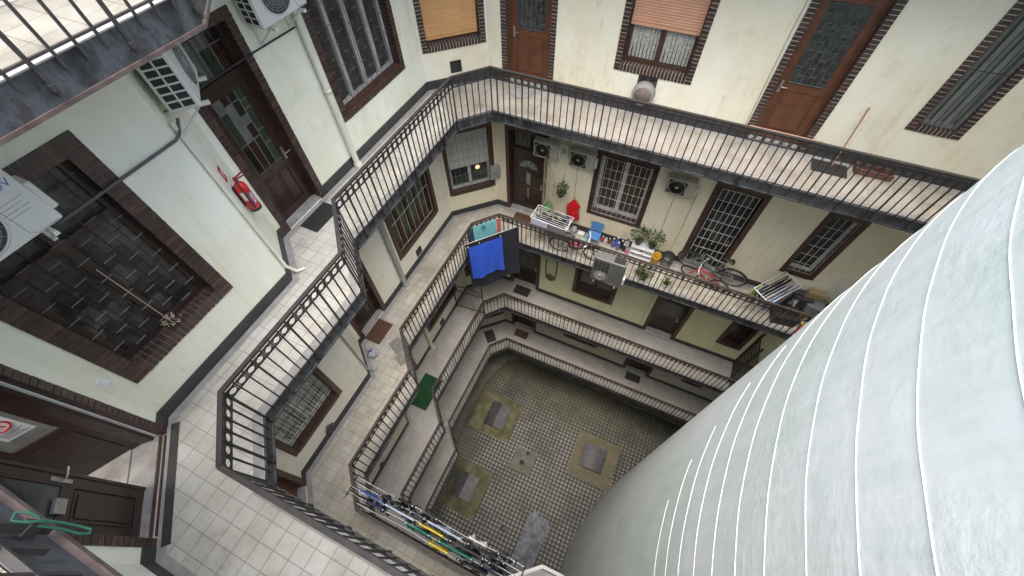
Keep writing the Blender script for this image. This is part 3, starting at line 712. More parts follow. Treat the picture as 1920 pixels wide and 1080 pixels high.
for (x0, x1, y0, y1), mt in zip(PADS, (MOSSC, BROWNC, MOSSC)):
    b = MB(); b.box(WF, x0, x1, y0, y1, -.1, .035, ch=.012); tag(b.build("concrete_pad", mt), kind='structure')
HT = [(-3.82, -2.86, 4.27, 5.42, "ridged grey metal cellar hatch on the mossy pad nearest the far left corner"),
      (.88, 1.93, 4.37, 5.42, "grey metal cellar hatch on the brown pad beside the tower"),
      (-3.83, -2.84, .97, 2.0, "ridged grey metal cellar hatch on the mossy pad nearest the clotheslines")]
for k, (x0, x1, y0, y1, lb) in enumerate(HT):
    t = thing("cellar_hatch", lb, "hatch", ((x0 + x1) / 2, (y0 + y1) / 2, .03), "metal cellar hatches in the courtyard")
    b = MB(); b.box(WF, x0 + .05, x1 - .05, y0 + .05, y1 - .05, .03, .18); b.build("curb", DARK, t)
    b = MB(); xm = (x0 + x1) / 2; rise = (.33, .27, .33)[k]
    nseg = 2 if k != 1 else 8
    rows = []
    for i in range(nseg + 1):
        u = i / nseg; zc = .19 + (rise - .19) * (1 - abs(2 * u - 1) if nseg == 2 else math.sin(math.pi * u))
        rows.append([(x0 + (x1 - x0) * u, y, zc) for y in (y0, y1)])
    b.grid(rows, 0, nseg > 2); b.grid([[(p[0], p[1], p[2] - .03) for p in r] for r in rows][::-1], 0, False)
    for y in (y0, y1): b.quad([(r[0][0], y, r[0][2]) for r in rows] + [(r[0][0], y, r[0][2] - .03) for r in rows[::-1]])
    for r in (rows[0], rows[-1]): b.quad([r[0], r[1], (r[1][0], r[1][1], r[1][2] - .03), (r[0][0], r[0][1], r[0][2] - .03)])
    b.build("lid", HATCH, t)
    b = MB()
    if k != 1: b.bar((xm, y0 + .01, rise + .004), (xm, y1 - .01, rise + .004), .014, n=6)
    else: b.bar((xm, y0 + .4, rise + .006), (xm, y0 + .65, rise + .006), .012, n=6)
    b.build("seam", HATCH, t)
t = thing("drain_cover", "square concrete drain slab with a dark hole in the middle of the courtyard", "drain", (-1.4, 3.5, 0))
b = MB(); b.box(WF, -1.90, -.92, 3.0, 4.0, -.05, .03, ch=.01); b.build("slab", CONC, t)
for hx, hy, hr in ((-1.45, 3.42, .10), (-1.35, 3.9, .08)): b = MB(); b.lathe(Fr((hx, hy, .031)), [(.0, .0), (hr, .0), (hr, .003), (0, .003)], 16); b.build("hole", DARK, t)
# mottled grey sheet lying on the tiles
SHEET = M("mottled_grey_sheet", (.17, .19, .22), (.045, .052, .068), 5, .6, 0, .4, 30)
t = thing("folding_mat", "mottled blue-grey sheet with one rounded end lying on the checker tiles", "mat", (.1, .8, 0))
fm = Fr((.03, -.45, .01), (1, -.06, 0), (.06, 1, 0))
def mat_panel(y0, y1, rnd_=False):
    b = MB(); pts = []
    if not rnd_: pts = [(-.45, y0), (.47, y0), (.47, y1), (-.45, y1)]
    else: pts = [(-.45, y0), (.47, y0)] + [(.47 - .28 * (1 - math.cos(a)), y1 - .28 + .28 * math.sin(a)) for a in [i * math.pi / 12 for i in range(7)]] + [(-.30, y1 + .05), (-.45, y1 - .1)]
    top = [fm(x, y, .07) for x, y in pts]; bot = [fm(x, y, 0) for x, y in pts]
    b.quad(top); b.quad(bot[::-1])
    for i in range(len(pts)): j = (i + 1) % len(pts); b.quad([bot[i], bot[j], top[j], top[i]])
    return b.build("panel", SHEET, t)
mat_panel(-.6, .55); mat_panel(.575, 1.33); mat_panel(1.355, 2.25, True)
t = thing("bucket", "small black bucket standing alone on the courtyard tiles", "bucket", (-1.09, .76, 0))
b = MB(); b.lathe(Fr((-1.09, .76, 0)), [(.08, 0), (.10, .2), (.105, .2), (.09, .19), (.075, .02)], 14); b.build("body", DARK, t)
b = MB(); b.ring((-1.09, .76, .2), (1, 0, 0), (0, .3, .3), .10, .004, 0, 14); b.build("handle", STEEL, t)

# ------------------------------------------------------------------ tower
TC0, TR0 = Vector((10.664, 0)), 9.1246
TC1, TR1 = Vector((6.401, 1.129)), 4.906
def tower_ring(z, off=0, n=160):
    u = min(1, max(0, z / 13)); c = TC0.lerp(TC1, u); r = TR0 + (TR1 - TR0) * u + off
    return [(c.x + r * math.cos(2 * math.pi * i / n), c.y + r * math.sin(2 * math.pi * i / n), z) for i in range(n)]
tw = thing("stair_tower", "pale blue-grey rounded plaster tower with white rings filling the right side", "tower", (10, 0, 0))
b = MB(); b.grid([tower_ring(z * .5) for z in range(0, 40)], 0, True, True); b.build("shaft", TOWER, tw)
b = MB(); b.grid([tower_ring(19.5, .12), tower_ring(19.62, .12), tower_ring(19.72, -.3), tower_ring(20.0, -2.2), tower_ring(20.15, -4.7)], 0, True, True); b.build("invented_cap", HATCH, tw)  # invented cap; the unseen tower top is cut low to admit sky light
LINE = M("white_ring_paint", (.86, .88, .87), (.78, .81, .80), 9, .5)
def wob(pts, dz, z, off=0): return [(p[0], p[1], p[2] + dz + .006 * math.sin(i * .31 + z * 7) + .004 * math.sin(i * .83 + z)) for i, p in enumerate(pts)]
RINGS = [(18.86, 90), (18.40, 90), (17.92, 90), (17.48, 90), (17.02, 90), (16.53, 90), (16.07, 90), (15.62, 58.4), (15.17, 57.3), (14.72, 55), (14.27, 51), (13.82, 45)]
for z, lim in RINGS:                                        # lower rings are worn away towards the far side
    b = MB(); h = .0024
    keep = [i for i, p in enumerate(tower_ring(z, 0, 320)) if lim > 80 or (math.degrees(math.atan2(p[1], p[0])) < lim and p[0] < 6 and p[1] > -6)]
    def cut(pts): q = [pts[i] for i in keep]; return q
    rows = [cut(wob(tower_ring(z, o_, 320), dz, z)) for o_, dz in ((-.01, -h), (.003, -h), (.005, 0), (.003, h), (-.01, h))]
    b.grid(rows, 0, True, lim > 80); b.build("painted_ring", LINE, tw)

# ------------------------------------------------------------------ air conditioners
def ac_unit(fr, label, W=.80, D=.30, H=.56, fan=.33, grid=True, logo=False, top_cover=False, group="air conditioner outdoor units on the walls", face=False, brackets=True, body=None, cz=None, rad=None):
    body = body or ACW
    """fr: back bottom left corner at the wall; a along the front, d outward"""
    t = thing("air_conditioner", label, "air conditioner", fr(W / 2, 0, 0), group)
    d0 = .07
    b = MB(); b.cbox(fr, 0, W, d0, d0 + D, 0, H, 0, .022); b.build("casing", body, t)
    cx, cz, rr_ = fan, cz or H / 2, rad or H * .41
    f = fr.at(cx, d0 + D, cz)
    b = MB(); b.lathe(f, [(rr_, -.004), (rr_ + .012, .006), (rr_, .012), (rr_ - .012, .004)], 36, 0, 'n', cap=False)
    b.build("fan_rim", body, t)
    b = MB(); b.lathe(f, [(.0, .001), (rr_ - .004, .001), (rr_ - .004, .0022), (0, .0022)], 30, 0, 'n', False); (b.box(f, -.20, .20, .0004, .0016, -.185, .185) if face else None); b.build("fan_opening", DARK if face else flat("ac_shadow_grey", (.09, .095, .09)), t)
    b = MB()
    k = 7
    for i in range(1, k + 1): b.ring(f(0, .008, 0), f.t, f.u, rr_ * i / (k + .3), .0035, 0, 34, 4)
    for i in range(16): a = 2 * math.pi * i / 16; b.bar(f(.06 * math.cos(a), .010, .06 * math.sin(a)), f((rr_ - .01) * math.cos(a), .010, (rr_ - .01) * math.sin(a)), .0025, n=4)
    b.build("fan_guard", ACG if not face else DARK, t)
    b = MB(); b.lathe(f, [(.0, .011), (.055 if not face else .04, .011), (.05 if not face else .036, .018), (0, .02)], 18, 0, 'n'); b.build("fan_hub", ACG if face else ACG, t)
    if grid:
        fs = Fr(fr(0, 0, 0), fr.n, -fr.t, fr.u)
        b = MB(); b.box(fs, d0 + .03, d0 + D - .03, 0, .003, .04, H - .04); b.build("side_opening", flat("side_vent_dark", (.030, .032, .026)), t)
        b = MB(); nz = 6
        for i in range(nz + 1): z = .04 + (H - .08) * i / nz; b.box(fs, d0 + .024, d0 + D - .024, .002, .012, z - .008, z + .008)
        for x in (.03, D / 2, D - .03): b.box(fs, d0 + x - .008, d0 + x + .008, .0025, .0115, .04, H - .04)
        b.build("side_grille", ACW, t)
    # panel seam on the right, service cover, feet and brackets
    b = MB(); xs = cx + rr_ + .03
    if W - xs > .1:
        fp = fr.at(0, d0 + D, 0)
        for (q, p) in (((xs, H - .005), (xs, .05)), ((xs, .05), (xs + .05, .02)), ((xs + .05, .02), (W - .02, .02))): b.bar(fp(q[0], 0, q[1]), fp(p[0], 0, p[1]), .003, n=4)
        b.build("panel_seam", ACG, t)
        b = MB(); b.cbox(fr, W - .002, W + .055, d0 + .05, d0 + D - .06, .06, .32, 0, .015); b.build("valve_cover", ACW, t)
    if brackets:
        for x in (.12, W - .14):
            b = MB(); b.box(fr, x - .018, x + .018, 0, d0 + D + .06, -.045, -.01); b.box(fr, x - .018, x + .018, .002, .03, -.30, -.01); b.bar(fr(x, .02, -.28), fr(x, d0 + D - .05, -.045), .012, n=4); b.build("bracket", body, t)
    if logo:
        text_mesh("lettering", "MDV", .085, fr.at(W - .125, d0 + D, H - .145), flat("logo_blue", (.02, .16, .50), .4), t, .002)
        b = MB()
        for i in range(4): b.box(fr, W - .26, W - .06 - .03 * (i % 2), d0 + D, d0 + D + .002, H - .26 - i * .035, H - .256 - i * .035)
        b.build("embossed_lines", ACG, t)
    return t
ac_unit(SBU.at(1.23, 0, 17.50), "white air conditioner above the cream wall beside the upper downpipe", fan=.36)
ac_unit(SJ.at(.12, 0, 17.47), "white air conditioner on the jog wall above the red fire extinguisher", W=.78, fan=.40)
ac_unit(SBL.at(.22, 0, 17.50), "white air conditioner with blue lettering over the large brick-framed window", W=.86, fan=.36, logo=True)
for k, (x, lb) in enumerate(((-3.17, "small dark-fanned air conditioner nearest the open barred gate on the far wall"), (-2.24, "dark-fanned air conditioner between the gate door and the white barred window"), (.12, "dark-fanned air conditioner left of the pale barred doorway"))):
    ac_unit(SA.at(x + 4.4, 0, FL[2] + 2.42), lb, W=.64, H=.46, D=.20, fan=.24, face=True, grid=False, brackets=False, body=flat('aged_cream_enamel', (.42, .40, .32), .5), rad=.185)
t = ac_unit(Fr((-.90, 7.035, FL[2] - .03), (1, 0, 0), (0, -1, 0)), "grey louvred air conditioner hung outside the crowded gallery railing", W=.84, H=.92, D=.28, fan=.25, grid=False, brackets=True, body=flat('weathered_grey_enamel', (.105, .108, .105), .55), cz=.26, rad=.18)
b = MB(); fr = Fr((-.90, 7.035, FL[2] - .03)); 
for i in range(7):
    for j in range(4): b.box(fr, .05 + j * .10, .125 + j * .10, .35, .353, .45 + i * .058, .485 + i * .058)
b.box(fr, .50, .78, .10, .30, .921, .925); b.build("louvre_slots", DARK, t)
t = thing("junction_box", "small cream box on the far wall between the two dark-fanned air conditioners", "box", (-2.45, 8.2, FL[2] + 2.6))
b = MB(); b.box(SA, 1.85, 2.08, 0, .08, FL[2] + 2.48, FL[2] + 2.80, ch=.01); b.build("box", PIPEW, t)
b = MB(); b.box(SA, 1.90, 2.03, .08, .084, FL[2] + 2.56, FL[2] + 2.74); b.build("cover", ACG, t)
t = thing("electric_meter", "grey electric meter box on the wall left of the dark panelled door", "meter", (-4.6, 8.0, FL[2] + 1.3))
fm2 = Fr((-4.42, 8.17, FL[2] + 1.12), (.717, .697, 0), (.697, -.717, 0)).at(-.18)
b = MB(); b.cbox(fm2, 0, .30, 0, .13, 0, .42, 0, .012); b.build("case", GREYTRIM, t)
b = MB(); b.lathe(fm2.at(.15, .131, .27), [(0, 0), (.09, 0), (.085, .012), (0, .012)], 18, 0, 'n'); b.build("dial", ACG, t)

# ------------------------------------------------------------------ pipes, cables
def downpipe(p, z0, z1, r, mat, label, shoe=True):
    t = thing("downpipe", label, "pipe", (p[0], p[1], z0)); b = MB(); b.bar((*p, z0 + .03), (*p, z1), r, n=14); b.build("pipe", mat, t)
    for z in [z0 + 1.5, z0 + 2.9]:
        if z < z1 - .1:
            b = MB(); b.lathe(Fr((*p, z)), [(r, -.03), (r + .008, -.028), (r + .008, .028), (r, .03)], 14, cap=False); b.box(Fr((*p, z)), -r - .15, 0, -.008, .008, -.01, .01) if False else None; b.build("collar", mat, t)
    if shoe:
        b = MB(); b.lathe(Fr((*p, z0)), [(r + .02, .005), (r + .02, .06), (r + .004, .09)], 14); b.build("foot", mat, t)
downpipe((-5.37, 4.47), FL[3], FL[4] - .3, .055, PIPEW, "cream downpipe beside the wide grilled window on the top gallery")
downpipe((-5.37, 4.42), FL[2], FL[3] - .2, .065, PIPEG, "grey downpipe beside the brown window on the crowded gallery")
downpipe((-5.37, 4.45), FL[1], FL[2] - .2, .065, PIPEW, "pale downpipe on the left walk above the green mat")
def conduit(pts, r, mat, name, label, cat):
    b = MB(); b.tube(pts, r, n=8); return tag(b.build(name, mat, None, pts[0]), label, cat)
z = FL[3]
conduit([SJ(.10, .03, z + 2.7), SJ(.10, .03, z + 1.4), SJ(.10, .03, z + .22), SJ(.10, .12, z + .04), SJ(.13, .24, z + .015)], .028, PIPEW, "conduit", "pale conduit running down the jog wall to the top gallery floor", "pipe")
z = FL[2]
conduit([SJ(.10, .03, z + 2.9), SJ(.10, .03, z + 1.4), SJ(.10, .03, z + .22), SJ(.10, .12, z + .04), SJ(.13, .22, z + .015)], .024, PIPEG, "conduit", "pale conduit running down to the plastic bag on the crowded gallery", "pipe")
z = 17.30
conduit([SBL(1.05, .035, z), SBL(2.31, .035, z), SJ(.05, .04, z), SJ(.10, .05, z + .02), SJ(.12, .10, z + .12)], .016, flat("cable_grey", (.10, .10, .10)), "cable", "dark cable crossing the brick-framed window to the corner unit", "cable")
z = 17.20
conduit([SBU(.06, .03, z), SBU(1.16, .03, z), SBU(1.95, .03, z - .02)], .012, DARK, "cable", "thin black cable crossing the leaded door to the cream downpipe", "cable")
for x, za, zb_, lb in ((.40, .2, 2.4, "thin grey cable down the far wall right of the yellow bucket"), (.85, .1, 2.4, "thin brown cable down the far wall beside the barred doorway"), (-2.05, .3, 2.4, "thin cable down the far wall above the red bag")):
    conduit([SA(x + 4.4, .012, FL[2] + za), SA(x + 4.42, .012, FL[2] + 1.2), SA(x + 4.4, .012, FL[2] + zb_)], .007, PIPEG, "cable", lb, "cable")
conduit([SA(5.50, .012, FL[3] + .2), SA(5.47, .012, FL[3] + 2.0), SA(5.50, .012, FL[3] + 3.8)], .006, PIPEG, "cable", "thin cable along the left side of the wide red-brown door", "cable")
conduit([SA(5.42, .012, FL[1] + .2), SA(5.40, .012, FL[1] + 2.0), SA(5.42, .012, FL[1] + 3.7)], .010, PIPEG, "cable", "grey cable on the yellow wall under the crowded gallery", "cable")

# ------------------------------------------------------------------ top gallery things
t = thing("fire_extinguisher", "red fire extinguisher with a white lettered label hanging beside the leaded door", "fire extinguisher", SJ(.46, .09, FL[3] + 1.12))
f = SJ.at(.46, .10, FL[3] + 1.12)
b = MB(); b.lathe(f, [(.068, 0), (.078, .015), (.078, .36), (.070, .41), (.045, .445), (.026, .46), (.026, .49)], 22); b.build("cylinder", RED, t)
b = MB(); b.lathe(f, [(.070, -.012), (.080, -.004), (.080, .03), (.0785, .032)], 22); b.build("base", DARK, t)
b = MB(); b.box(f, -.018, .018, -.02, .02, .485, .53); b.bar(f(0, 0, .52), f(-.02, .13, .60), .011, n=6); b.bar(f(0, 0, .50), f(-.0, .13, .535), .010, n=6); b.build("valve_handle", flat("dull_red", (.28, .03, .03)), t)
b = MB(); b.tube([f(-.03, .02, .50), f(-.095, .02, .45), f(-.10, .02, .3), f(-.092, .02, .12), f(-.085, .02, .06)], .011, n=8); b.build("hose", DARK, t)
b = MB(); rows = [[f(.0795 * math.cos(a), .0795 * math.sin(a), zz) for a in [R(92 + 6 * i) for i in range(13)]] for zz in (.10, .32)]
b.grid(rows); b.build("label", flat("label_purple", (.30, .06, .12)), t)
b = MB(); rows = [[f(.0800 * math.cos(a), .0800 * math.sin(a), zz) for a in [R(172 + 8 * i) for i in range(6)]] for zz in (.20, .34)]; b.grid(rows); b.build("white_patch", WHITE, t)
ft = Fr(f(.0, 0, .21), f.t, f.n, f.u).turn(R(42)); ft = Fr(ft(0, .082, 0), ft.u * -1, ft.n, ft.t)
text_mesh("lettering", "TESTA", .058, ft, WHITE, t, .002)
b = MB(); b.box(f, -.03, .03, -.10, -.078, .1, .4); b.build("wall_bracket", DARK, t)
fs = SJ.at(.50, .002, FL[3] + 1.72)
t = thing("safety_sign", "small red extinguisher sign on the wall above the extinguisher", "sign", fs(0, 0, 0))
b = MB(); b.box(fs, -.06, .06, 0, .004, -.10, .10); b.build("plate", RED, t)
b = MB(); b.box(fs, -.03, .0, .004, .006, -.06, .04); b.box(fs, .012, .035, .004, .006, -.02, .055); b.box(fs, -.022, -.006, .0041, .006, .042, .07); b.build("pictogram", flat("sign_pink", (.75, .45, .45)), t)
def doormat(p, ang, w_, h_, mat, label, z, stripes=0, name="doormat"):
    f = Fr((p[0], p[1], z + .005), (math.cos(ang), math.sin(ang), 0), (-math.sin(ang), math.cos(ang), 0))
    t = thing(name, label, "doormat", f(0, 0, 0))
    b = MB(); b.cbox(f, -w_ / 2, w_ / 2, -h_ / 2, h_ / 2, 0, .018, 0, .005); b.build("mat", mat, t)
    if stripes:
        b = MB()
        for i in range(stripes): x = -h_ / 2 + h_ * (i + .5) / stripes; b.box(f, -w_ / 2 + .02, w_ / 2 - .02, x - .012, x + .012, .018, .024)
        b.build("ribs", DARK, t)
    return t
MATK = flat("dark_rubber_mat", (.035, .036, .038), .9, .6, 40); MATB = flat("brown_coir_mat", (.10, .050, .030), .95, .6, 50); MATG = M("grass_green_mat", (.006, .060, .016), (.004, .042, .011), 60, .95, 0, .4, 90)
doormat((-5.16, 3.10), R(90), .62, .36, MATK, "ribbed dark doormat at the leaded door of the top gallery", FL[3], 7)
doormat((2.72, 7.87), 0, .60, .34, MATK, "dark doormat right of the wide red-brown door on the top gallery", FL[3], 6)
doormat((-5.22, 2.94), R(90), .62, .44, MATB, "brown doormat beside the plastic bag on the left walk", FL[2])
doormat((-4.77, 2.98), R(90), 1.12, .68, MATG, "bright green mat spread across the left walk", FL[1])
doormat((-3.45, 7.93), 0, .62, .38, MATK, "grey doormat at the corner door below the hanging towels", FL[1], 5)
doormat((-3.45, 7.88), 0, .62, .36, MATB, "brown doormat at the far corner door of the lowest gallery", FL[0], 4)
doormat((-4.70, 7.20), R(-45), .60, .42, MATK, "dark mat under the corner window of the lowest gallery", FL[0])
doormat((1.7, 7.92), 0, .62, .34, MATK, "grey mat at the right hand door of the lowest gallery", FL[0])
doormat((-3.45, 7.93), 0, .55, .34, MATB, "brown doormat at the dark panelled door below its open gate", FL[2])
t = thing("doormat", "round grey mat at the corner door of the top gallery", "doormat", (-3.46, 7.98, FL[3]))
b = MB(); b.lathe(Fr((-3.46, 7.93, FL[3] + .005)), [(.25, 0), (.26, .01), (.24, .016), (0, .017)], 24); b.build("mat", GREYTRIM, t)
t = thing("crate", "low reddish crate on the top gallery floor next to the dark doormat", "crate", (3.42, 8.0, FL[3]))
fc = Fr((3.12, 8.12, FL[3] + .005)); REDW = flat("faded_red_wood", (.13, .058, .045), .7)
for d0 in (0, .20): b = MB(); [b.box(fc, 0, .60, d0, d0 + .018, .01 + i * .06, .055 + i * .06) for i in range(2)]; b.build("slat", REDW, t)
b = MB(); [b.box(fc, i * .15, i * .15 + .12, .02, .20, 0, .012) for i in range(4)]; b.build("base", REDW, t)
for a in (0, .582): b = MB(); b.box(fc, a, a + .018, .018, .20, .012, .11); b.build("end", REDW, t)
b = MB(); b.bar((2.76, 7.95, FL[3] + .01), (2.74, 8.18, FL[3] + 1.05), .013, n=8); tag(b.build("broom_handle", flat("pink_wood", (.42, .20, .15)), None, (2.76, 7.95, FL[3])), "pinkish wooden broom handle leaning on the far wall", "stick")
b = MB(); b.bar((1.0, 7.005, FL[3] + .99), (2.1, 7.005, FL[3] + .99), .013, n=8); tag(b.build("wooden_pole", flat("bare_wood", (.20, .125, .095)), None, (1.0, 7.0, FL[3] + .98)), "thin wooden pole lying along the far top railing", "stick")
# cowl on the far wall with its twin soot stains
t = thing("vent_cowl", "round rusty vent cowl on the sooty far wall under the salmon shutter", "vent", (-.92, 8.2, FL[3] + .45))
f = SA.at(3.48, 0, FL[3] + .47)
b = MB(); b.lathe(f, [(.20, 0), (.22, .02), (.22, .16), (.19, .20), (.17, .20)], 24, 0, 'n', False); b.build("rim", GREYTRIM, t)
b = MB(); b.lathe(f, [(0, .12), (.195, .12), (.195, .195), (0, .215)], 24, 0, 'n'); b.build("cap", flat("rusty_cap", (.17, .14, .11), .7, .6, 14), t)
b = MB(); b.box(f, -.14, .14, 0, .10, -.26, -.20); b.build("bracket", BROWNTRIM, t)
SOOT = flat("soot", (.055, .050, .045), .95, .6, 20)
for a in (-.09, .10):
    b = MB(); b.lathe(SA.at(3.48 + a, 0, FL[3] + .78), [(0, .0), (.095, .0), (.095, .003), (0, .003)], 18, 0, 'n'); b.box(SA.at(3.48 + a, 0, FL[3] + .70), -.095, .095, 0, .0029, -.14, .08); b.build("soot_mark", SOOT, t)
def wall_vent(f, label, s=.24):
    t = thing("wall_vent", label, "vent", f(0, 0, 0)); b = MB(); b.box(f, -s / 2, s / 2, 0, .02, -s / 2, s / 2, ch=.004); b.build("frame", DARK, t)
    b = MB(); [b.box(f, -s / 2 + .02, s / 2 - .02, .02, .030, -s / 2 + .03 + i * .036, -s / 2 + .045 + i * .036) for i in range(int((s - .04) / .036))]; b.build("louvre", SKIRT, t)
wall_vent(SCH.at(.70, 0, FL[3] + .40), "small black vent under the orange shuttered corner window", .25)
wall_vent(SBU.at(2.90, 0, FL[2] + .37), "small black vent under the brown window on the left walk")
wall_vent(SBU.at(2.9, 0, FL[1] + .37), "small black vent low on the left wall above the lowest gallery")
t = thing("light_switch", "white switch plate on the wall between the big window and the entrance", "switch", SBL(.06, 0, FL[3] + 1.05))
b = MB(); b.box(SBL, .04, .12, 0, .012, FL[3] + .98, FL[3] + 1.12, ch=.003); b.build("plate", WHITE, t); b = MB(); b.box(SBL, .06, .10, .012, .017, FL[3] + 1.02, FL[3] + 1.08); b.build("rocker", WHITE, t)
# flowers on the sill of the big window
def leaf_clump(b, c, rad, n, L, rr_, mi=(0,), flat_=.8, up=.3):
    for _ in range(n):
        d = Vector((rr_.gauss(0, 1), rr_.gauss(0, 1), rr_.gauss(0, 1) * flat_)).normalized(); p = Vector(c) + Vector((d.x * rad[0], d.y * rad[1], d.z * rad[2])) * rr_.uniform(.35, 1)
        ax = (d + Vector((rr_.uniform(-.6, .6), rr_.uniform(-.6, .6), up + rr_.uniform(-.5, .5)))).normalized(); sd = ax.cross(Vector((rr_.uniform(-1, 1), rr_.uniform(-1, 1), 1))).normalized(); l = L * rr_.uniform(.6, 1.25); nn = ax.cross(sd)
        m = rr_.choice(mi)
        b.quad([p, p + ax * l * .5 + sd * l * .22 + nn * l * .06, p + ax * l, p + ax * l * .5 - sd * l * .22 + nn * l * .06], m)
LEAF = M("leaf_green", (.060, .105, .030), (.030, .060, .016), 20, .5); LEAF_L = M("leaf_light_green", (.13, .19, .05), (.08, .12, .03), 20, .5); LEAF_D = M("leaf_dark_green", (.030, .055, .026), (.018, .034, .016), 20, .5); STEM = flat("plant_stem", (.07, .055, .03)); SOIL = flat("potting_soil", (.03, .022, .016), .95); PINK = flat("pale_pink_petals", (.62, .42, .36))
t = thing("flower_bunch", "small bunch of pale pink flowers on the big window's sill", "flowers", SBL(.93, -.04, FL[3] + .90))
b = MB(); leaf_clump(b, SBL(.93, -.05, FL[3] + .98), (.05, .09, .05), 40, .05, rnd); b.build("petals", PINK, t); b = MB(); leaf_clump(b, SBL(.93, -.04, FL[3] + .93), (.05, .08, .05), 40, .06, rnd); b.build("leaves", LEAF, t)
conduit([SBL(.93, -.062, FL[3] + .95), SBL(.93, -.062, FL[3] + 2.0)], .005, flat("brass_strip", (.42, .40, .33), .35), "brass_bar", "bright vertical brass bar in the middle of the big window", "bar")
# green tie and cables on the nearest railing
b = MB(); p0 = Vector((-1.34, -.500, 18.60))
b.tube([p0 + Vector(v) for v in ((.012, .01, -.02), (-.006, .014, .004), (-.022, .004, .022), (-.006, -.012, .028), (.016, -.004, .006), (.022, .006, -.03), (.030, .008, -.08), (.045, .008, -.13), (.060, .008, -.16), (.066, -.004, -.165), (.055, -.010, -.14), (.038, -.006, -.09), (.024, -.008, -.03))], .0042, n=8)
tag(b.build("cable_tie", flat("green_rope", (.010, .085, .050)), None, p0), "bright green tie around the rail at the bottom left", "tie")

# ------------------------------------------------------------------ laundry
def cloth(b, p, q, drop, rr_, mi=0, nx=16, nz=10, amp=.012, back=None, taper=0, n=None, th=.003):
    """a sheet hanging from the line p-q, thickness included"""
    p, q = Vector(p), Vector(q); t = (q - p); n = n or Vector((-t.y, t.x, 0)).normalized(); ph = rr_.uniform(0, 6)
    def P(i, j, s):
        u = i / nx; v = j / nz; k = 1 - taper * v * (1 - v)
        uu = .5 + (u - .5) * k
        off = amp * v * (math.sin(u * 9 + ph) + .6 * math.sin(u * 17 + ph * 2 + v * 3)) + s
        sag = -.012 * math.sin(math.pi * u * 2) ** 2 * (1 - v)
        return p + t * uu + n * off + Vector((0, 0, sag - drop * v - .02 * v * math.sin(u * 5 + ph)))
    f = [[P(i, j, th) for i in range(nx + 1)] for j in range(nz + 1)]; k = [[P(i, j, -th) for i in range(nx + 1)] for j in range(nz + 1)]
    b.grid(f, mi); b.grid([r[::-1] for r in k], mi)
    b.grid([f[0], k[0]], mi); b.grid([f[-1], k[-1]], mi); b.grid([[r[0] for r in f], [r[0] for r in k]], mi); b.grid([[r[-1] for r in f], [r[-1] for r in k]], mi)
def fabric(name, c, v=.85, s=7): return M(name, c, tuple(x * v for x in c), s, .92, 0, .25, 60)
def pegs(pts, parent):
    for p in pts: b = MB(); b.box(Fr(p), -.006, .006, -.010, .010, -.028, .024); b.build("peg", WHITE, parent)
cs = seg(V2, V1)                                            # n of this frame points away from the courtyard or into it
ns = cs.n if cs.n.dot(Vector((1, -1, 0))) > 0 else -cs.n
def CH_(a, d, z): return cs.o + cs.t * a + ns * d + Vector((0, 0, z))
z = 11.33
t = thing("towel", "large black sheet hanging outside the corner railing behind the blue towel", "sheet", CH_(.4, .42, z))
b = MB(); cloth(b, CH_(-.38, .42, z + .02), CH_(1.20, .42, z), 2.08, rnd, nx=28, amp=.03); b.build("cloth", fabric("black_cotton", (.013, .015, .024)), t)
b = MB(); cloth(b, CH_(-.38, .36, z + .02), CH_(1.20, .36, z), .10, rnd, amp=.004); b.build("folded_top", fabric("black_cotton", (.013, .015, .024)), t)
t = thing("towel", "bright blue towel pegged in front of the large black sheet", "towel", CH_(.1, .47, z))
b = MB(); cloth(b, CH_(-.34, .50, z - .02), CH_(.66, .50, z - .03), 1.48, rnd, nx=24, nz=14, amp=.034, taper=.08); b.build("cloth", fabric("blue_terry", (.022, .095, .60), .8, 16), t)
pegs([CH_(-.33, .47, z - .01), CH_(.0, .47, z - .0), CH_(.62, .47, z - .02)], t)
t = thing("towel", "light teal towel with a small dark emblem on the corner railing", "towel", CH_(.3, .1, 11.6))
TT = fabric("teal_cotton", (.17, .47, .50), .85, 5)
b = MB(); cloth(b, CH_(-.02, .10, 11.60), CH_(.66, .10, 11.62), .62, rnd, amp=.008); b.build("cloth", TT, t)
fe = Fr(CH_(.28, .125, 11.46), cs.t, ns)
b = MB(); b.ring(fe(0, 0, 0), fe.t, fe.u, .07, .006, 0, 20, 4); b.bar(fe(0, 0, -.045), fe(0, 0, .05), .006, n=4); b.bar(fe(-.03, 0, .03), fe(.03, 0, .03), .006, n=4)
b.bar(fe(.24, 0, -.03), fe(.24, 0, .02), .005, n=4); b.bar(fe(.24, 0, .02), fe(.22, 0, .06), .005, n=4); b.bar(fe(.24, 0, .02), fe(.26, 0, .06), .005, n=4); b.build("emblem", DARK, t)
t = thing("towel", "dark blue cloth hanging left of the teal towel", "cloth", CH_(-.1, .08, 11.6))
b = MB(); cloth(b, CH_(-.20, .09, 11.5), CH_(-.04, .09, 11.56), .60, rnd, nx=6, amp=.008); b.build("cloth", fabric("navy_cotton", (.03, .06, .12)), t)
t = thing("towel", "faded coral cloth hanging right of the teal towel", "cloth", CH_(.75, .08, 11.6))
b = MB(); cloth(b, CH_(.68, .09, 11.58), CH_(.80, .09, 11.6), .55, rnd, nx=6, amp=.008); b.build("cloth", fabric("coral_cotton", (.45, .12, .10)), t)
t = thing("clothes_line", "washing line bar holding the black sheet off the corner railing", "washing line", CH_(.4, .2, z))
b = MB(); b.bar(CH_(-.42, .39, z + .04), CH_(1.24, .39, z + .02), .010, n=6); b.build("line", STEEL, t)
for a in (-.40, 1.22): b = MB(); b.bar(CH_(a, .40, z + .03), CH_(min(max(a, .05), .75), .0, 11.60), .012, n=6); b.build("arm", IRON, t)
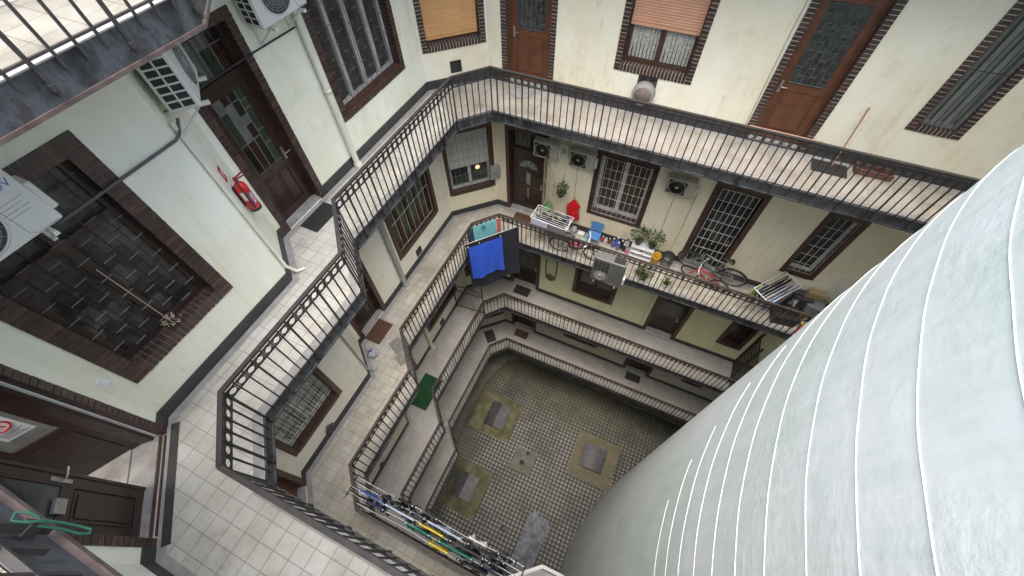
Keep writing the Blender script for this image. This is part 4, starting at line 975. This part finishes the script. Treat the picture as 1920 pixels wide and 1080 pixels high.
# the near side: five lines with washing along the railing
LZ = 11.66
CLO = {k: fabric(k, c) for k, c in {"black_knit": (.014, .015, .018), "royal_blue_knit": (.05, .10, .27), "grey_blue_knit": (.30, .36, .46), "green_knit": (.014, .13, .09), "yellow_knit": (.46, .35, .03), "charcoal_knit": (.035, .037, .042), "white_knit": (.45, .46, .47), "navy_knit": (.02, .025, .06)}.items()}
for k, y in enumerate((-.06, -.15, -.24, -.33, -.42)):
    tag_ = ("outermost", "second from outside", "middle", "second from inside", "innermost")[k]
    t = thing("clothes_line", f"white washing line strung along the near railing, {tag_} of the five", "washing line", (-3.1, y, LZ), "washing lines along the near railing")
    b = MB(); pts = [(-2.98 - (.5 if k > 9 else .30 + .02 * k) + 3.0 * i / 12 * 1.13, y - .015 * math.sin(i), LZ - .03 * math.sin(math.pi * i / 12)) for i in range(13)]
    b.tube(pts, .0045, n=5); b.build("line", WHITE, t)
for x in (-3.28, .10):
    t = thing("line_arm", "iron arm holding the washing lines at the %s end" % ("left" if x < 0 else "right"), "arm", (x, -.4, LZ)); b = MB(); b.bar((x, -.44, LZ + .005), (x, -.03, LZ + .005), .012, n=6); b.build("bar", IRON, t)
    b = MB(); b.bar((x, -.30, LZ), (max(x, -2.98) if x < 0 else x - .3, -.52, LZ - .45), .010, n=6); b.build("brace", IRON, t)
WASH = [(0, -2.45, -2.05, "black_knit", .5, "black shirt on the outermost washing line, at its left"), (0, -1.95, -1.55, "charcoal_knit", .6, "charcoal trousers on the outermost washing line"),
        (0, -.95, -.62, "white_knit", .12, "narrow white cloth on the outermost washing line"), (0, -.42, -.05, "black_knit", .4, "black cloth on the right end of the outermost washing line"),
        (1, -2.75, -2.2, "black_knit", .6, "black top on the second line beside the blue cloth"), (1, -2.1, -1.75, "navy_knit", .5, "navy socks bundle near the grey-blue cloth"), (1, -1.72, -1.05, "grey_blue_knit", .45, "pale grey-blue cloth in the middle of the washing"), (1, -.95, -.2, "black_knit", .6, "long black garment at the right of the second line"),
        (2, -3.15, -2.62, "royal_blue_knit", .45, "royal blue cloth at the left end of the washing"), (2, -2.55, -1.95, "grey_blue_knit", .4, "light blue crumpled cloth left of the yellow one"), (2, -1.85, -1.35, "yellow_knit", .38, "yellow cloth on the middle washing line"), (2, -1.25, -.55, "charcoal_knit", .55, "charcoal garment right of the yellow cloth"), (2, -.5, .0, "black_knit", .5, "black garment at the right end of the middle line"),
        (3, -2.95, -2.5, "navy_knit", .4, "navy cloth under the light blue washing"), (3, -2.1, -1.55, "green_knit", .4, "short green cloth left of the longer green one"), (3, -1.42, -.72, "green_knit", .5, "long green cloth right of the yellow one"), (3, -.6, -.05, "navy_knit", .45, "navy garment right of the long green cloth"),
        (4, -1.55, -1.15, "yellow_knit", .25, "small yellow strip on the innermost line"), (4, -1.0, -.2, "black_knit", .5, "black garment on the innermost washing line")]
for k, x0, x1, mt, dr, lb in WASH:
    y = -.06 - .09 * k; t = thing("garment", lb, "clothes", ((x0 + x1) / 2, y, LZ), "washing on the near lines")
    b = MB(); cloth(b, (x0, y + .012, LZ - .012), (x1, y + .012, LZ - .02), dr, rnd, nx=14, amp=.055); cloth(b, (x0 + .01, y - .014, LZ - .012), (x1 - .01, y - .014, LZ - .02), dr * .7, rnd, nx=14, amp=.03); cloth(b, (x0, y + .0, LZ + .004), (x1, y + .0, LZ + .002), .02, rnd, nx=14, amp=.0, th=.014)
    b.build("cloth", CLO[mt], t); pegs([(x0 + .04, y, LZ), (x1 - .04, y, LZ)], t)

# ------------------------------------------------------------------ belongings on the crowded gallery
Z2 = FL[2]
def drying_rack(p, ang, label, clothes, L=1.05, W=.50, H=1.0):
    f = Fr((p[0], p[1], Z2 + .005), (math.cos(ang), math.sin(ang), 0), (-math.sin(ang), math.cos(ang), 0))
    t = thing("drying_rack", label, "drying rack", f(0, 0, 0)); h = H
    b = MB()
    for a in (-L / 2, L / 2): b.bar(f(a, -W / 2, h), f(a, W / 2, h), .012, n=6)
    for d in (-W / 2, W / 2): b.bar(f(-L / 2, d, h), f(L / 2, d, h), .010, n=6)
    b.build("frame", WHITE, t)
    for i in range(1, 7): b = MB(); d = -W / 2 + W * i / 7; b.bar(f(-L / 2, d, h), f(L / 2, d, h), .006, n=5); b.build("rod", WHITE, t)
    for a in (-L / 2 + .06, L / 2 - .06):
        b = MB(); b.bar(f(a, -W / 2, 0), f(a, W * .35, h - .01), .010, n=6); b.bar(f(a, W / 2, 0), f(a, -W * .35, h - .01), .010, n=6); b.build("leg", WHITE, t)
    for k, (d, a0, a1, mt, dr, lb) in enumerate(clothes):
        c = thing("garment", lb, "clothes", f((a0 + a1) / 2, d, h)); b = MB(); cloth(b, f(a0, d - .012, h + .012), f(a1, d - .012, h + .012), dr, rnd, amp=.012); cloth(b, f(a0, d + .012, h + .012), f(a1, d + .012, h + .012), dr * .8, rnd, amp=.012); b.build("cloth", mt, c)
drying_rack((-2.36, 7.43), R(-4), "white drying rack with dark and pale washing beside the barred gate",
            [(-.26, -.50, -.02, fabric("pale_lilac_cotton", (.48, .51, .62)), .42, "pale lilac cloth on the front of the white rack"), (-.26, .02, .48, fabric("mid_grey_cotton", (.16, .17, .19)), .45, "grey cloth on the front of the white rack"),
             (-.12, -.42, .38, CLO["navy_knit"], .4, "navy cloth in the middle of the white rack"), (.02, -.30, .40, CLO["black_knit"], .4, "black cloth behind the navy one on the white rack"), (.10, -.35, .20, fabric("sage_cotton", (.24, .29, .17)), .4, "sage green cloth at the back of the white rack"), (.19, -.2, .42, CLO["navy_knit"], .3, "dark navy cloth along the wall side of the white rack")])
drying_rack((3.42, 7.62), R(52), "drying rack full of striped washing left of the black rubbish bag",
            [(-.22, -.5, .5, fabric("striped_blue_cotton", (.20, .26, .50)), .5, "blue striped cloth on the slanted rack"), (-.10, -.52, .42, fabric("white_stripe_cotton", (.55, .57, .68)), .4, "pale striped cloth on the slanted rack"), (.02, -.4, .5, CLO["black_knit"], .4, "black cloth on the slanted rack"), (.12, -.5, .5, CLO["charcoal_knit"], .5, "charcoal cloth at the wall side of the slanted rack"), (.22, -.52, -.25, fabric("lime_cotton", (.30, .50, .07)), .4, "lime green cloth at the end of the slanted rack"), (-.24, .0, .2, fabric("orange_cotton", (.55, .22, .08)), .3, "small orange cloth on the slanted rack")], H=.85)

def bicycle(p, ang, label, paint, R_=.33, base=1.02, lean=0, bars=WHITE, guard=True, basket=False):
    o = Vector((p[0], p[1], p[2])); t0 = Vector((math.cos(ang), math.sin(ang), 0)); n0 = Vector((-math.sin(ang), math.cos(ang), 0))
    u = (Vector((0, 0, 1)) * math.cos(lean) + n0 * math.sin(lean)); n = n0 * math.cos(lean) - Vector((0, 0, 1)) * math.sin(lean)
    f = Fr(o, t0, n, u); t = thing("bicycle", label, "bicycle", o); k = R_ / .33
    rw, fw = f(-base / 2, 0, R_), f(base / 2, 0, R_)
    TY = flat("bicycle_tyre", (.018, .018, .018), .8)
    for c in (rw, fw):
        b = MB(); b.ring(c, f.t, f.u, R_ - .018, .019, 0, 32, 6); wheel = b.build("wheel", TY, t)
        b = MB(); b.ring(c, f.t, f.u, R_ - .045, .010, 0, 32, 4); b.build("rim", STEEL, wheel)
        b = MB()
        for i in range(16): a = 2 * math.pi * i / 16; b.bar(c + f.n * (.02 if i % 2 else -.02), c + (f.t * math.cos(a) + f.u * math.sin(a)) * (R_ - .045), .0022, n=3)
        b.bar(c - f.n * .05, c + f.n * .05, .018, n=8); b.build("spokes", STEEL, wheel)
    bb = f(-.07 * k, 0, R_ - .03); st = f(-.20 * k, 0, R_ + .46 * k); hd = f(base / 2 - .20 * k, 0, R_ + .46 * k); hl = f(base / 2 - .16 * k, 0, R_ + .28 * k)
    b = MB(); r = .018
    b.bar(bb, st, r, n=8); b.bar(bb, hl, r * 1.15, n=8); b.bar(st + (bb - st) * .15, hd, r, n=8); b.bar(hd, hl, r * 1.2, n=8)
    for s in (-.045, .045):
        b.bar(rw + f.n * s, bb + f.n * s * .6, .010, n=6); b.bar(rw + f.n * s, st + (bb - st) * .1 + f.n * s * .4, .009, n=6); b.bar(hl + f.n * s, fw + f.n * s, .013, n=6)
    b.build("frame", paint, t)
    b = MB(); sp = st + (st - bb).normalized() * .10; b.bar(st, sp, .012, n=6); fs = Fr(sp, f.t, f.n, f.u)
    rows = [[fs(x, w_ * math.cos(a), .02 + .03 * math.sin(a)) for a in [math.pi * i / 6 for i in range(7)]] for x, w_ in ((-.15, .04), (-.13, .085), (-.08, .09), (0, .055), (.10, .025), (.13, .015))]
    b.grid(rows); b.box(fs, -.13, .12, -.03, .03, .0, .022); b.build("saddle", DARK, t)
    b = MB(); hp = hd + (hd - hl).normalized() * .14; b.bar(hd, hp, .013, n=6); b.tube([hp - f.n * .29 - f.t * .10, hp - f.n * .24 - f.t * .02, hp - f.n * .1 + f.t * .02, hp + f.n * .1 + f.t * .02, hp + f.n * .24 - f.t * .02, hp + f.n * .29 - f.t * .10], .011, n=6); b.build("handlebar", bars, t)
    for s in (-1, 1): b = MB(); b.bar(hp + f.n * s * .27 - f.t * .06, hp + f.n * s * .30 - f.t * .15, .016, n=8); b.build("grip", DARK, t)
    b = MB(); b.lathe(Fr(bb, f.t, f.n, f.u), [(.0, .04), (.09, .04), (.09, .046), (0, .046)], 20, 0, 'n'); b.bar(bb + f.n * .06, bb + f.n * .06 + f.t * .15 - f.u * .06, .009, n=6); b.bar(bb - f.n * .06, bb - f.n * .06 - f.t * .15 + f.u * .06, .009, n=6)
    b.box(Fr(bb + f.n * .10 + f.t * .15 - f.u * .06, f.t, f.n, f.u), -.04, .04, -.04, .04, -.01, .01); b.box(Fr(bb - f.n * .10 - f.t * .15 + f.u * .06, f.t, f.n, f.u), -.04, .04, -.04, .04, -.01, .01); b.build("crank", STEEL, t)
    if guard:
        b = MB()
        for c, a0, a1 in ((rw, 20, 190), (fw, -5, 130)):
            rows = [[c + (f.t * math.cos(R(a)) + f.u * math.sin(R(a))) * (R_ + .022 + e) + f.n * w_ for w_, e in ((-.026, -.012), (0, .0), (.026, -.012))] for a in range(a0, a1 + 1, 10)]; b.grid(rows)
        b.build("mudguard", DARK, t)
    if basket:
        b = MB(); fb = Fr(hp + f.t * .12 - f.u * .02, f.t, f.n, f.u)
        for i in range(5):
            h = -.2 + .05 * i
            for q in ((( -.1, -.15), (.15, -.15)), ((.15, -.15), (.15, .15)), ((.15, .15), (-.1, .15)), ((-.1, .15), (-.1, -.15))): b.bar(fb(*q[0], h), fb(*q[1], h), .004, n=4)
        for q in [(-.1 + .05 * i, s) for i in range(6) for s in (-.15, .15)] + [(.15, -.15 + .05 * i) for i in range(7)]: b.bar(fb(*q, -.2), fb(*q, 0), .003, n=4)
        b.build("basket", DARK, t)
    return t
bicycle((-1.50, 7.24, Z2 + .005), R(3), "dark bicycle parked against the railing under the white drying rack", flat("black_bike_paint", (.02, .02, .022), .35), R_=.31, base=.98, lean=R(-5))
bicycle((1.98, 8.03, Z2 + .005), R(172), "grey bicycle leaning by the pale barred doorway behind the red one", flat("grey_bike_paint", (.24, .26, .26), .35), R_=.35, base=1.10, lean=R(7), bars=DARK)
bicycle((1.90, 7.72, Z2 + .005), R(168), "small red bicycle with white handlebars in front of the grey one", flat("red_bike_paint", (.50, .012, .014), .3), R_=.25, base=.80, lean=R(10), bars=WHITE, guard=False)

def pot(p, r, h, mat, label, kind, seed, spread=.25, tall=.4, n=120, lm=None, group=None, name="potted_plant"):
    rr_ = random.Random(seed); t = thing(name, label, "plant", p, group); f = Fr(p)
    b = MB(); b.lathe(f, [(r * .72, 0), (r, h * .85), (r * 1.08, h * .86), (r * 1.08, h), (r * .95, h), (r * .9, h * .9)], 16, cap=False); b.quad([f(r * .72 * math.cos(a), r * .72 * math.sin(a), 0) for a in [i * math.pi / 4 for i in range(8)]]); b.build("pot", mat, t)
    b = MB(); b.lathe(f, [(0, h * .88), (r * .92, h * .88)], 16, cap=False); b.build("soil", SOIL, t)
    b = MB()
    for i in range(7):
        a = rr_.uniform(0, 6.3); e = Vector((math.cos(a), math.sin(a), 0)) * spread * rr_.uniform(.2, .8); b.tube([f(0, 0, h * .85), Vector(f(0, 0, h + tall * .4)) + e * .4, Vector(f(0, 0, h + tall * rr_.uniform(.6, 1))) + e], .005, n=4)
    b.build("stems", STEM, t)
    b = MB(); lm = lm or [LEAF, LEAF_D, LEAF_L]
    if kind == 'bush': leaf_clump(b, f(0, 0, h + tall * .55), (spread, spread, tall * .5), n, .085, rr_, (0, 1, 2))
    else:
        for i in range(16):
            a = rr_.uniform(0, 6.3); L = tall * rr_.uniform(.7, 1.2); e = Vector((math.cos(a), math.sin(a), 0)); s = e.cross(Vector((0, 0, 1))); m = rr_.choice((0, 1, 2)); P0 = Vector(f(0, 0, h * .9)); rows = []
            for k in range(5): v = k / 4; w_ = .020 * (1 - v) ** .6 + .001; c = P0 + e * spread * v * 1.2 + Vector((0, 0, L * (v - .45 * v * v))); rows.append([c - s * w_, c + s * w_])
            b.grid(rows, m)
    b.build("leaves", lm, t); return t
TERRA = flat("terracotta", (.26, .10, .05), .8); WPOT = flat("cream_pot", (.42, .38, .22), .7); DPOT = flat("dark_pot", (.03, .03, .032), .6)
t = thing("crate_shelf", "white open crate standing on end with jars and a pot inside", "crate", (.13, 8.02, Z2)); fc = Fr((-.16, 8.12, Z2 + .005))
for a in (0, .60): b = MB(); [b.box(fc, a, a + .018, .0, .30, .02 + i * .10, .09 + i * .10) for i in range(4)]; b.build("side", WHITE, t)
for zz in (0, .20, .40): b = MB(); b.box(fc, .018, .60, 0, .30, zz, zz + .016); b.build("shelf", WHITE, t)
pot((-.02, 7.98, Z2 + .427), .09, .15, DPOT, "leafy dark green plant on the left of the white crate", 'bush', 3, .26, .42, 170)
pot((.36, 8.0, Z2 + .427), .10, .15, DPOT, "bright leafy plant on the right of the white crate", 'bush', 4, .28, .40, 170, [LEAF, LEAF_L, LEAF])
for k, (dx, c, lb) in enumerate(((.10, (.55, .05, .07), "red tin inside the white crate"), (.30, (.04, .04, .04), "dark pot inside the white crate"), (.44, (.5, .5, .5), "pale jar inside the white crate"))):
    t = thing("tin", lb, "tin", fc(dx, .14, .22)); b = MB(); b.lathe(fc.at(dx, .15, .0165 + (.2 if k != 0 else .0)), [(.055, 0), (.058, .01), (.058, .13), (.05, .14)], 14); b.build("body", flat("tin_%d" % k, c, .5), t); b = MB(); b.lathe(fc.at(dx, .15, .1575 + (.2 if k != 0 else 0)), [(.052, 0), (.052, .012), (.02, .016)], 14); b.build("lid", STEEL, t)
pot((-2.55, 7.98, Z2 + .9), .10, .14, GREYTRIM, "bushy plant hanging on the open barred gate", 'bush', 9, .20, .34, 130) if False else None
t = thing("hanging_plant", "bushy green plant in a pot hanging right of the open barred gate", "plant", (-2.35, 7.90, Z2 + 1.35)); f = Fr((-2.35, 7.98, Z2 + 1.30))
b = MB(); b.lathe(f, [(.07, 0), (.10, .14), (.11, .15), (.09, .14)], 14); b.build("pot", DPOT, t); b = MB(); b.tube([f(.0, .1, .15), f(0, .0, .5), f(0, -.2, .6)], .006); b.build("hook", IRON, t)
b = MB(); leaf_clump(b, f(0, 0, .26), (.20, .17, .17), 150, .085, rnd, (0, 1)); b.build("leaves", [LEAF, LEAF_L], t)
t = thing("watering_can", "bright green bag of leaves hanging on the gate behind the drying rack", "bag", (-2.62, 7.75, Z2 + .7)); f = Fr((-2.62, 7.82, Z2 + .62))
b = MB(); b.lathe(f, [(.05, 0), (.15, .05), (.17, .2), (.12, .34), (.05, .42)], 16); b.build("bag", flat("green_plastic", (.06, .26, .04), .45), t); b = MB(); b.ring(f(0, 0, .46), f.t, f.u, .06, .008, 0, 14); b.build("handle", DARK, t); t.name = "green_bag"
t = thing("red_bag", "bright red bag hanging on the far wall right of the barred gate", "bag", (-1.95, 8.12, Z2 + .9)); f = Fr((-1.98, 8.10, Z2 + .45))
rows = []
for i in range(9):
    v = i / 8; hw = .20 - .02 * math.sin(v * 3) if v < .72 else .20 * (1 - v) / .28 * .8 + .03; dp = .09 * math.sin(math.pi * min(1, v * .9 + .12))
    rows.append([f(hw * math.cos(a) + .02 * math.sin(v * 9), dp * math.sin(a), .75 * v) for a in [2 * math.pi * k / 14 for k in range(14)]])
b = MB(); b.grid(rows, 0, True, True); b.quad(rows[0]); b.build("bag", flat("red_plastic", (.58, .012, .02), .35), t); b = MB(); b.tube([f(-.03, 0, .74), f(0, .0, .86), f(.03, 0, .74)], .008); b.build("handle", flat("red_plastic", (.58, .012, .02), .35), t)

def bottle(p, r, h, col, cap, label, group="bottles and jugs along the far wall", name="bottle"):
    t = thing(name, label, "bottle", p, group); f = Fr(p); b = MB(); b.lathe(f, [(r * .9, 0), (r, .01), (r, h * .62), (r * .45, h * .80), (r * .36, h * .92)], 12); b.build("body", flat("bottle_%s" % col[0], col[1], .25), t); b = MB(); b.lathe(f.at(0, 0, h * .92), [(r * .42, 0), (r * .42, h * .08), (0, h * .08)], 10); b.build("cap", cap, t)
CB = {"purple": (.12, .12, .36), "black": (.015, .015, .018), "clear": (.45, .48, .48), "blue": (.08, .16, .42), "brown": (.16, .06, .03), "red": (.42, .03, .04), "white": (.62, .62, .6), "pink": (.5, .12, .25)}
def sit(x, y): return (x, y, Z2 + .005)
BT = [(-1.86, 8.05, .085, .30, "clear", "large clear jug beside the white drying rack"), (-.98, 8.05, .05, .20, "red", "small red bottle right of the blue chair"), (-.88, 8.02, .045, .22, "white", "white bottle right of the small red one"), (-.78, 8.06, .05, .20, "brown", "brown jar in the middle of the bottle row"), (-.66, 7.98, .06, .34, "purple", "purple bottle nearest the grey louvred unit"), (-.56, 8.04, .06, .36, "blue", "blue bottle behind the purple ones"), (-.50, 7.93, .055, .30, "purple", "second purple bottle beside the black ones"), (-.42, 8.02, .055, .32, "black", "black bottle left of the clear jug"), (-.34, 7.95, .05, .26, "black", "shorter black bottle in front of the clear jug"), (-.30, 8.09, .08, .34, "clear", "clear jug left of the white crate"), (-.24, 7.90, .045, .18, "pink", "pink bottle in front of the white crate")]
for x, y, r, h, c, lb in BT: bottle(sit(x, y), r, h, (c, CB[c]), WHITE if c != "clear" else DARK, lb)
def small_box(p, w_, d_, h_, mat, label, cat="box", ang=0, name="box"):
    f = Fr((p[0], p[1], p[2]), (math.cos(ang), math.sin(ang), 0), (-math.sin(ang), math.cos(ang), 0)); t = thing(name, label, cat, p)
    b = MB(); b.cbox(f, -w_ / 2, w_ / 2, -d_ / 2, d_ / 2, 0, h_, 0, .012); b.build("body", mat, t); b = MB(); b.cbox(f, -w_ / 2 - .008, w_ / 2 + .008, -d_ / 2 - .008, d_ / 2 + .008, h_ * .82, h_ + .012, 0, .006); b.build("lid", mat, t)
small_box(sit(-1.62, 8.0), .16, .12, .10, WHITE, "small white tub on the black skirting by the blue chair", "tub")
small_box(sit(-1.45, 7.80), .20, .12, .07, flat("mint_plastic", (.30, .50, .42), .4), "flat mint green box in front of the blue chair")
# blue child's chair
t = thing("plastic_chair", "small blue plastic chair against the far wall among the bottles", "chair", sit(-1.22, 7.95)); f = Fr(sit(-1.22, 7.92)); BL = flat("blue_plastic", (.10, .25, .52), .35)
b = MB(); b.cbox(f, -.17, .17, -.15, .15, .25, .28, 0, .01); b.build("seat", BL, t)
b = MB(); rows = [[f(-.17 * k + .34 * k * i / 8, -.15 - .03 * math.sin(math.pi * i / 8) - (zz - .28) * .15, zz) for i in range(9)] for zz, k in ((.28, .9), (.42, .95), (.55, 1.15), (.58, 1.1))]; b.grid(rows); b.grid([[p + Vector((0, -.012, 0)) * -1 for p in r][::-1] for r in rows]); b.build("backrest", BL, t)
for sx in (-.14, .14):
    for sy in (-.12, .12): b = MB(); b.bar(f(sx * 1.12, sy * 1.12, 0), f(sx, sy, .25), .016, n=6); b.build("leg", BL, t)
# pink bag in the bicycle's corner and blue bundle
for p, c, lb, r_ in (((-1.62, 7.55, Z2 + .005), (.52, .14, .24), "crumpled pink bag on the gallery floor behind the dark bicycle", .17), ((-1.80, 7.22, Z2 + .62), (.06, .26, .42), "small turquoise bundle tied to the end of the white rack", .10), ((-4.98, 2.36, Z2 + .005), (.42, .44, .52), "crumpled clear plastic bag on the left walk", .13), ((4.10, 7.90, Z2 + .005), (.018, .021, .022), "black rubbish bag right of the slanted drying rack", .26), ((-4.62, 2.92, FL[0] + .005), (.60, .64, .70), "white bag on the lowest gallery at its jog", .15), ((-4.58, 2.62, FL[0] + .005), (.05, .08, .22), "blue bag beside the white one on the lowest gallery", .15)):
    t = thing("bag", lb, "bag", p); f = Fr(p); rows = []; rr_ = random.Random(int(abs(p[0]) * 100))
    prof = [(.55, 0), (.95, .12), (1.0, .35), (.85, .62), (.5, .85), (.18, 1.0), (.28, 1.18)]
    for q, h in prof: rows.append([f(r_ * q * (1 + .18 * math.sin(k * 2.4 + h * 7) + rr_.uniform(-.06, .06)) * math.cos(2 * math.pi * k / 18), r_ * q * (1 + .18 * math.cos(k * 1.9 + h * 5)) * math.sin(2 * math.pi * k / 18), h * r_ * 1.5) for k in range(18)])
    b = MB(); b.grid(rows[:6], 0, False, True); b.quad(rows[0][::-1]); b.build("body", M("bag_%d" % int(1000 * sum(c)), c, tuple(x * .5 for x in c), 9, .28), t); b = MB(); b.grid(rows[5:], 0, False, True); b.build("knot", M("bag_%d" % int(1000 * sum(c)), c), t)
# bucket, stool
t = thing("bucket", "yellow plastic bucket beside the black stool on the crowded gallery", "bucket", sit(.56, 7.92)); f = Fr(sit(.56, 7.92)); YE = flat("yellow_plastic", (.62, .36, .02), .4)
b = MB(); b.lathe(f, [(.105, 0), (.115, .02), (.135, .26), (.148, .265), (.148, .285), (.132, .285), (.105, .05)], 22); b.build("body", YE, t)
b = MB(); b.tube([f(-.14, 0, .27), f(-.12, -.07, .30), f(0, -.13, .29), f(.12, -.07, .30), f(.14, 0, .27)], .005); b.build("handle", STEEL, t); b = MB(); b.bar(f(0, .02, .06), f(.02, .1, .58), .009); b.build("stirring_stick", YE, t)
t = thing("stool", "round black topped stool right of the yellow bucket", "stool", sit(.86, 7.92)); f = Fr(sit(.86, 7.92))
b = MB(); b.lathe(f, [(.0, .36), (.17, .36), (.185, .375), (.18, .40), (.0, .405)], 26); b.build("seat", flat("black_vinyl", (.035, .036, .038), .45), t)
for k in range(4): a = math.pi / 4 + k * math.pi / 2; b = MB(); b.bar(f(.17 * math.cos(a), .17 * math.sin(a), 0), f(.12 * math.cos(a), .12 * math.sin(a), .36), .013); b.build("leg", IRON, t)
b = MB(); b.ring(f(0, 0, .14), f.t, f.n, .148, .008, 0, 20); b.build("foot_ring", IRON, t)
pot((.42, 7.22, Z2 + .005), .10, .14, DPOT, "straggly plant on the floor inside the railing below the yellow bucket", 'bush', 21, .22, .30, 110)
pot((1.02, 7.22, Z2 + .005), .09, .13, WHITE, "small spiky plant in a white pot inside the railing", 'blade', 22, .14, .25)
pot((.30, 7.30, Z2 + .005), .07, .10, TERRA, "tiny plant in a terracotta pot inside the railing", 'bush', 23, .10, .16, 50)
# right end of the gallery
small_box(sit(4.22, 8.02), .42, .30, .42, flat("dark_grey_box", (.07, .07, .072), .6), "dark grey box under the tall barred window", "box", R(10))
small_box(sit(4.55, 7.95), .36, .34, .34, flat("pale_grey_bin", (.22, .235, .24), .5), "pale grey plastic bin right of the black rubbish bag", "bin", R(-8), "bin")
small_box(sit(4.40, 8.05), .34, .12, .60, flat("plywood_board", (.36, .26, .13), .7), "upright plywood box behind the pale grey bin", "box", R(5))
small_box((3.92, 7.42, Z2 + .005), .55, .40, .30, flat("black_tub", (.02, .02, .022), .5), "wide black tub on the floor behind the railing", "tub", R(8), "tub")
for k, (x, y, kd, r, mt, lb, sp_, tl) in enumerate(((4.95, 8.0, 'blade', .13, WPOT, "spiky plant in a cream pot by the tower", .40, .62), (5.20, 7.90, 'bush', .12, TERRA, "bushy plant in a terracotta pot next to the tower", .25, .40), (4.82, 7.60, 'bush', .12, WPOT, "low plant in a cream pot near the railing end", .20, .26), (5.05, 7.50, 'blade', .10, TERRA, "small spiky plant in a terracotta pot near the railing end", .2, .3), (4.62, 7.55, 'bush', .09, WPOT, "yellowish plant beside the pale grey bin", .16, .22))):
    pot((x, y, Z2 + .005), r, r * 1.5, mt, lb, kd, 40 + k, sp_, tl, 120, [LEAF, LEAF_L, LEAF_D])
for k, (x, y, c, lb) in enumerate(((4.42, 7.30, (.45, .42, .16), "yellow tub near the railing end"), (4.60, 7.22, (.55, .55, .52), "white tub near the railing end"), (4.35, 7.12, (.55, .06, .10), "red tub low behind the railing end"), (4.25, 7.48, (.35, .14, .06), "orange wooden box near the railing end"))):
    small_box((x, y, Z2 + .005), .20, .18, .16 + .04 * k, flat("tub_%d" % k, c, .5), lb, "tub", R(20 * k), "tub")
t = thing("gas_box_frame", "thin grey cabinet frame on the far wall above the plants by the tower", "cabinet", (5.0, 8.2, Z2 + .9)); b = MB(); fr = SA
for q in ((9.0, 9.02, .5, 1.2), (9.78, 9.80, .5, 1.2)): b.box(fr, q[0], q[1], 0, .02, Z2 + q[2], Z2 + q[3])
b.box(fr, 9.0, 9.8, 0, .022, Z2 + 1.2, Z2 + 1.22); b.box(fr, 9.02, 9.78, 0, .012, Z2 + .5, Z2 + 1.2); b.build("door", PIPEW, t)
# granite off-cuts, hat-shaped disc, left walk
t = thing("granite_slab", "speckled grey granite slab on the left walk by the brown doormat", "slab", (-4.45, 2.85, Z2)); b = MB(); f = Fr((-4.42, 2.72, Z2 + .005), (.9, -.4, 0), (.4, .9, 0)); GRAN = M("speckled_granite", (.26, .25, .23), (.10, .10, .095), 70, .5)
b.box(f, -.36, .02, -.14, .16, 0, .018, ch=.004); b.build("slab", GRAN, t)
t = thing("granite_slab", "narrower granite offcut against the jog railing of the left walk", "slab", (-4.1, 2.55, Z2)); b = MB(); b.box(f, .05, .36, -.22, -.02, 0, .018, ch=.004); b.build("slab", GRAN, t)
for l, lb in ((2, "dark round disc vent on the wall by the grilled white window"), (1, "dark round disc vent low on the wall below it")):
    t = thing("round_vent", lb, "vent", SBL(.95, 0, FL[l] + .33)); b = MB(); b.lathe(SBL.at(.95, 0, FL[l] + .33), [(.05, 0), (.05, .06), (.125, .065), (.125, .085), (.04, .10), (0, .10)], 24, 0, 'n'); b.build("disc", flat("bronze_disc", (.055, .050, .045), .5), t); b = MB(); b.box(SBL.at(.95, 0, FL[l] + .33), -.02, .02, .10, .112, -.05, .05); b.build("handle", DARK, t)
# first gallery: basket on the wall, iron gate across the left walk
t = thing("wall_basket", "oval wicker fender hanging on the yellow wall right of the corner door", "basket", SA(1.95, 0, FL[1] + 1.5)); f = SA.at(1.95, .04, FL[1] + 1.5); WK = flat("brown_rope", (.16, .12, .07), .8)
b = MB(); b.tube([f(-.19, 0, .75), f(-.20, .02, .1), f(-.16, .03, -.32), f(0, .04, -.45), f(.16, .03, -.32), f(.20, .02, .1), f(.19, 0, .75)], .022, n=8); b.build("loop", WK, t)
b = MB(); rows = [[f(.16 * k * math.cos(a), .03 + .05 * (1 - k * .8), -.24 + .19 * k * math.sin(a)) for a in [2 * math.pi * i / 18 for i in range(18)]] for k in (1, .7, .35, .05)]; b.grid(rows, 0, True, True); b.build("bowl", WK, t)
t = thing("iron_gate", "black iron gate across the first gallery's left corner", "gate", (-5.2, 6.35, FL[1])); fg = Fr((-5.40, 6.32, FL[1]), (1, .10, 0), (-.1, 1, 0)); b = MB()
for z in (.08, 1.15): b.bar(fg(0, 0, z), fg(1.10, 0, z + (.0 if z < 1 else -.05)), .016, n=4)
b.tube([fg(0, 0, 1.15), fg(.15, 0, 1.4), fg(.55, 0, 1.52), fg(.95, 0, 1.4), fg(1.1, 0, 1.1)], .015, n=5); b.build("frame", IRON, t)
for i in range(11): b = MB(); b.bar(fg(.02 + .106 * i, 0, .08), fg(.02 + .106 * i, 0, 1.15 + .35 * math.sin(math.pi * (i + .2) / 10.4)), .009, n=4); b.build("bar", IRON, t)
for x in (0, 1.1): b = MB(); b.bar(fg(x, 0, .005), fg(x, 0, 2.0 if x else 1.3), .022, n=6); b.build("post", IRON, t)
# barred side stair at the right end of the first gallery
t = thing("stair_fence", "dark slatted fence with pale gaps closing the first gallery beside the tower", "fence", (4.4, 7.6, FL[1])); fs = Fr((4.35, 8.18, FL[1]), (0, -1, 0), (-1, 0, 0)); b = MB()
for a in (0.0, .55, 1.12): b.box(fs, a, a + .05, 0, .05, .005, 2.2)
b.build("post", IRON_RUST, t)
for i in range(12): b = MB(); b.box(fs, 0, 1.17, .05, .066, .10 + i * .17, .19 + i * .17); b.build("slat", IRON_RUST, t)
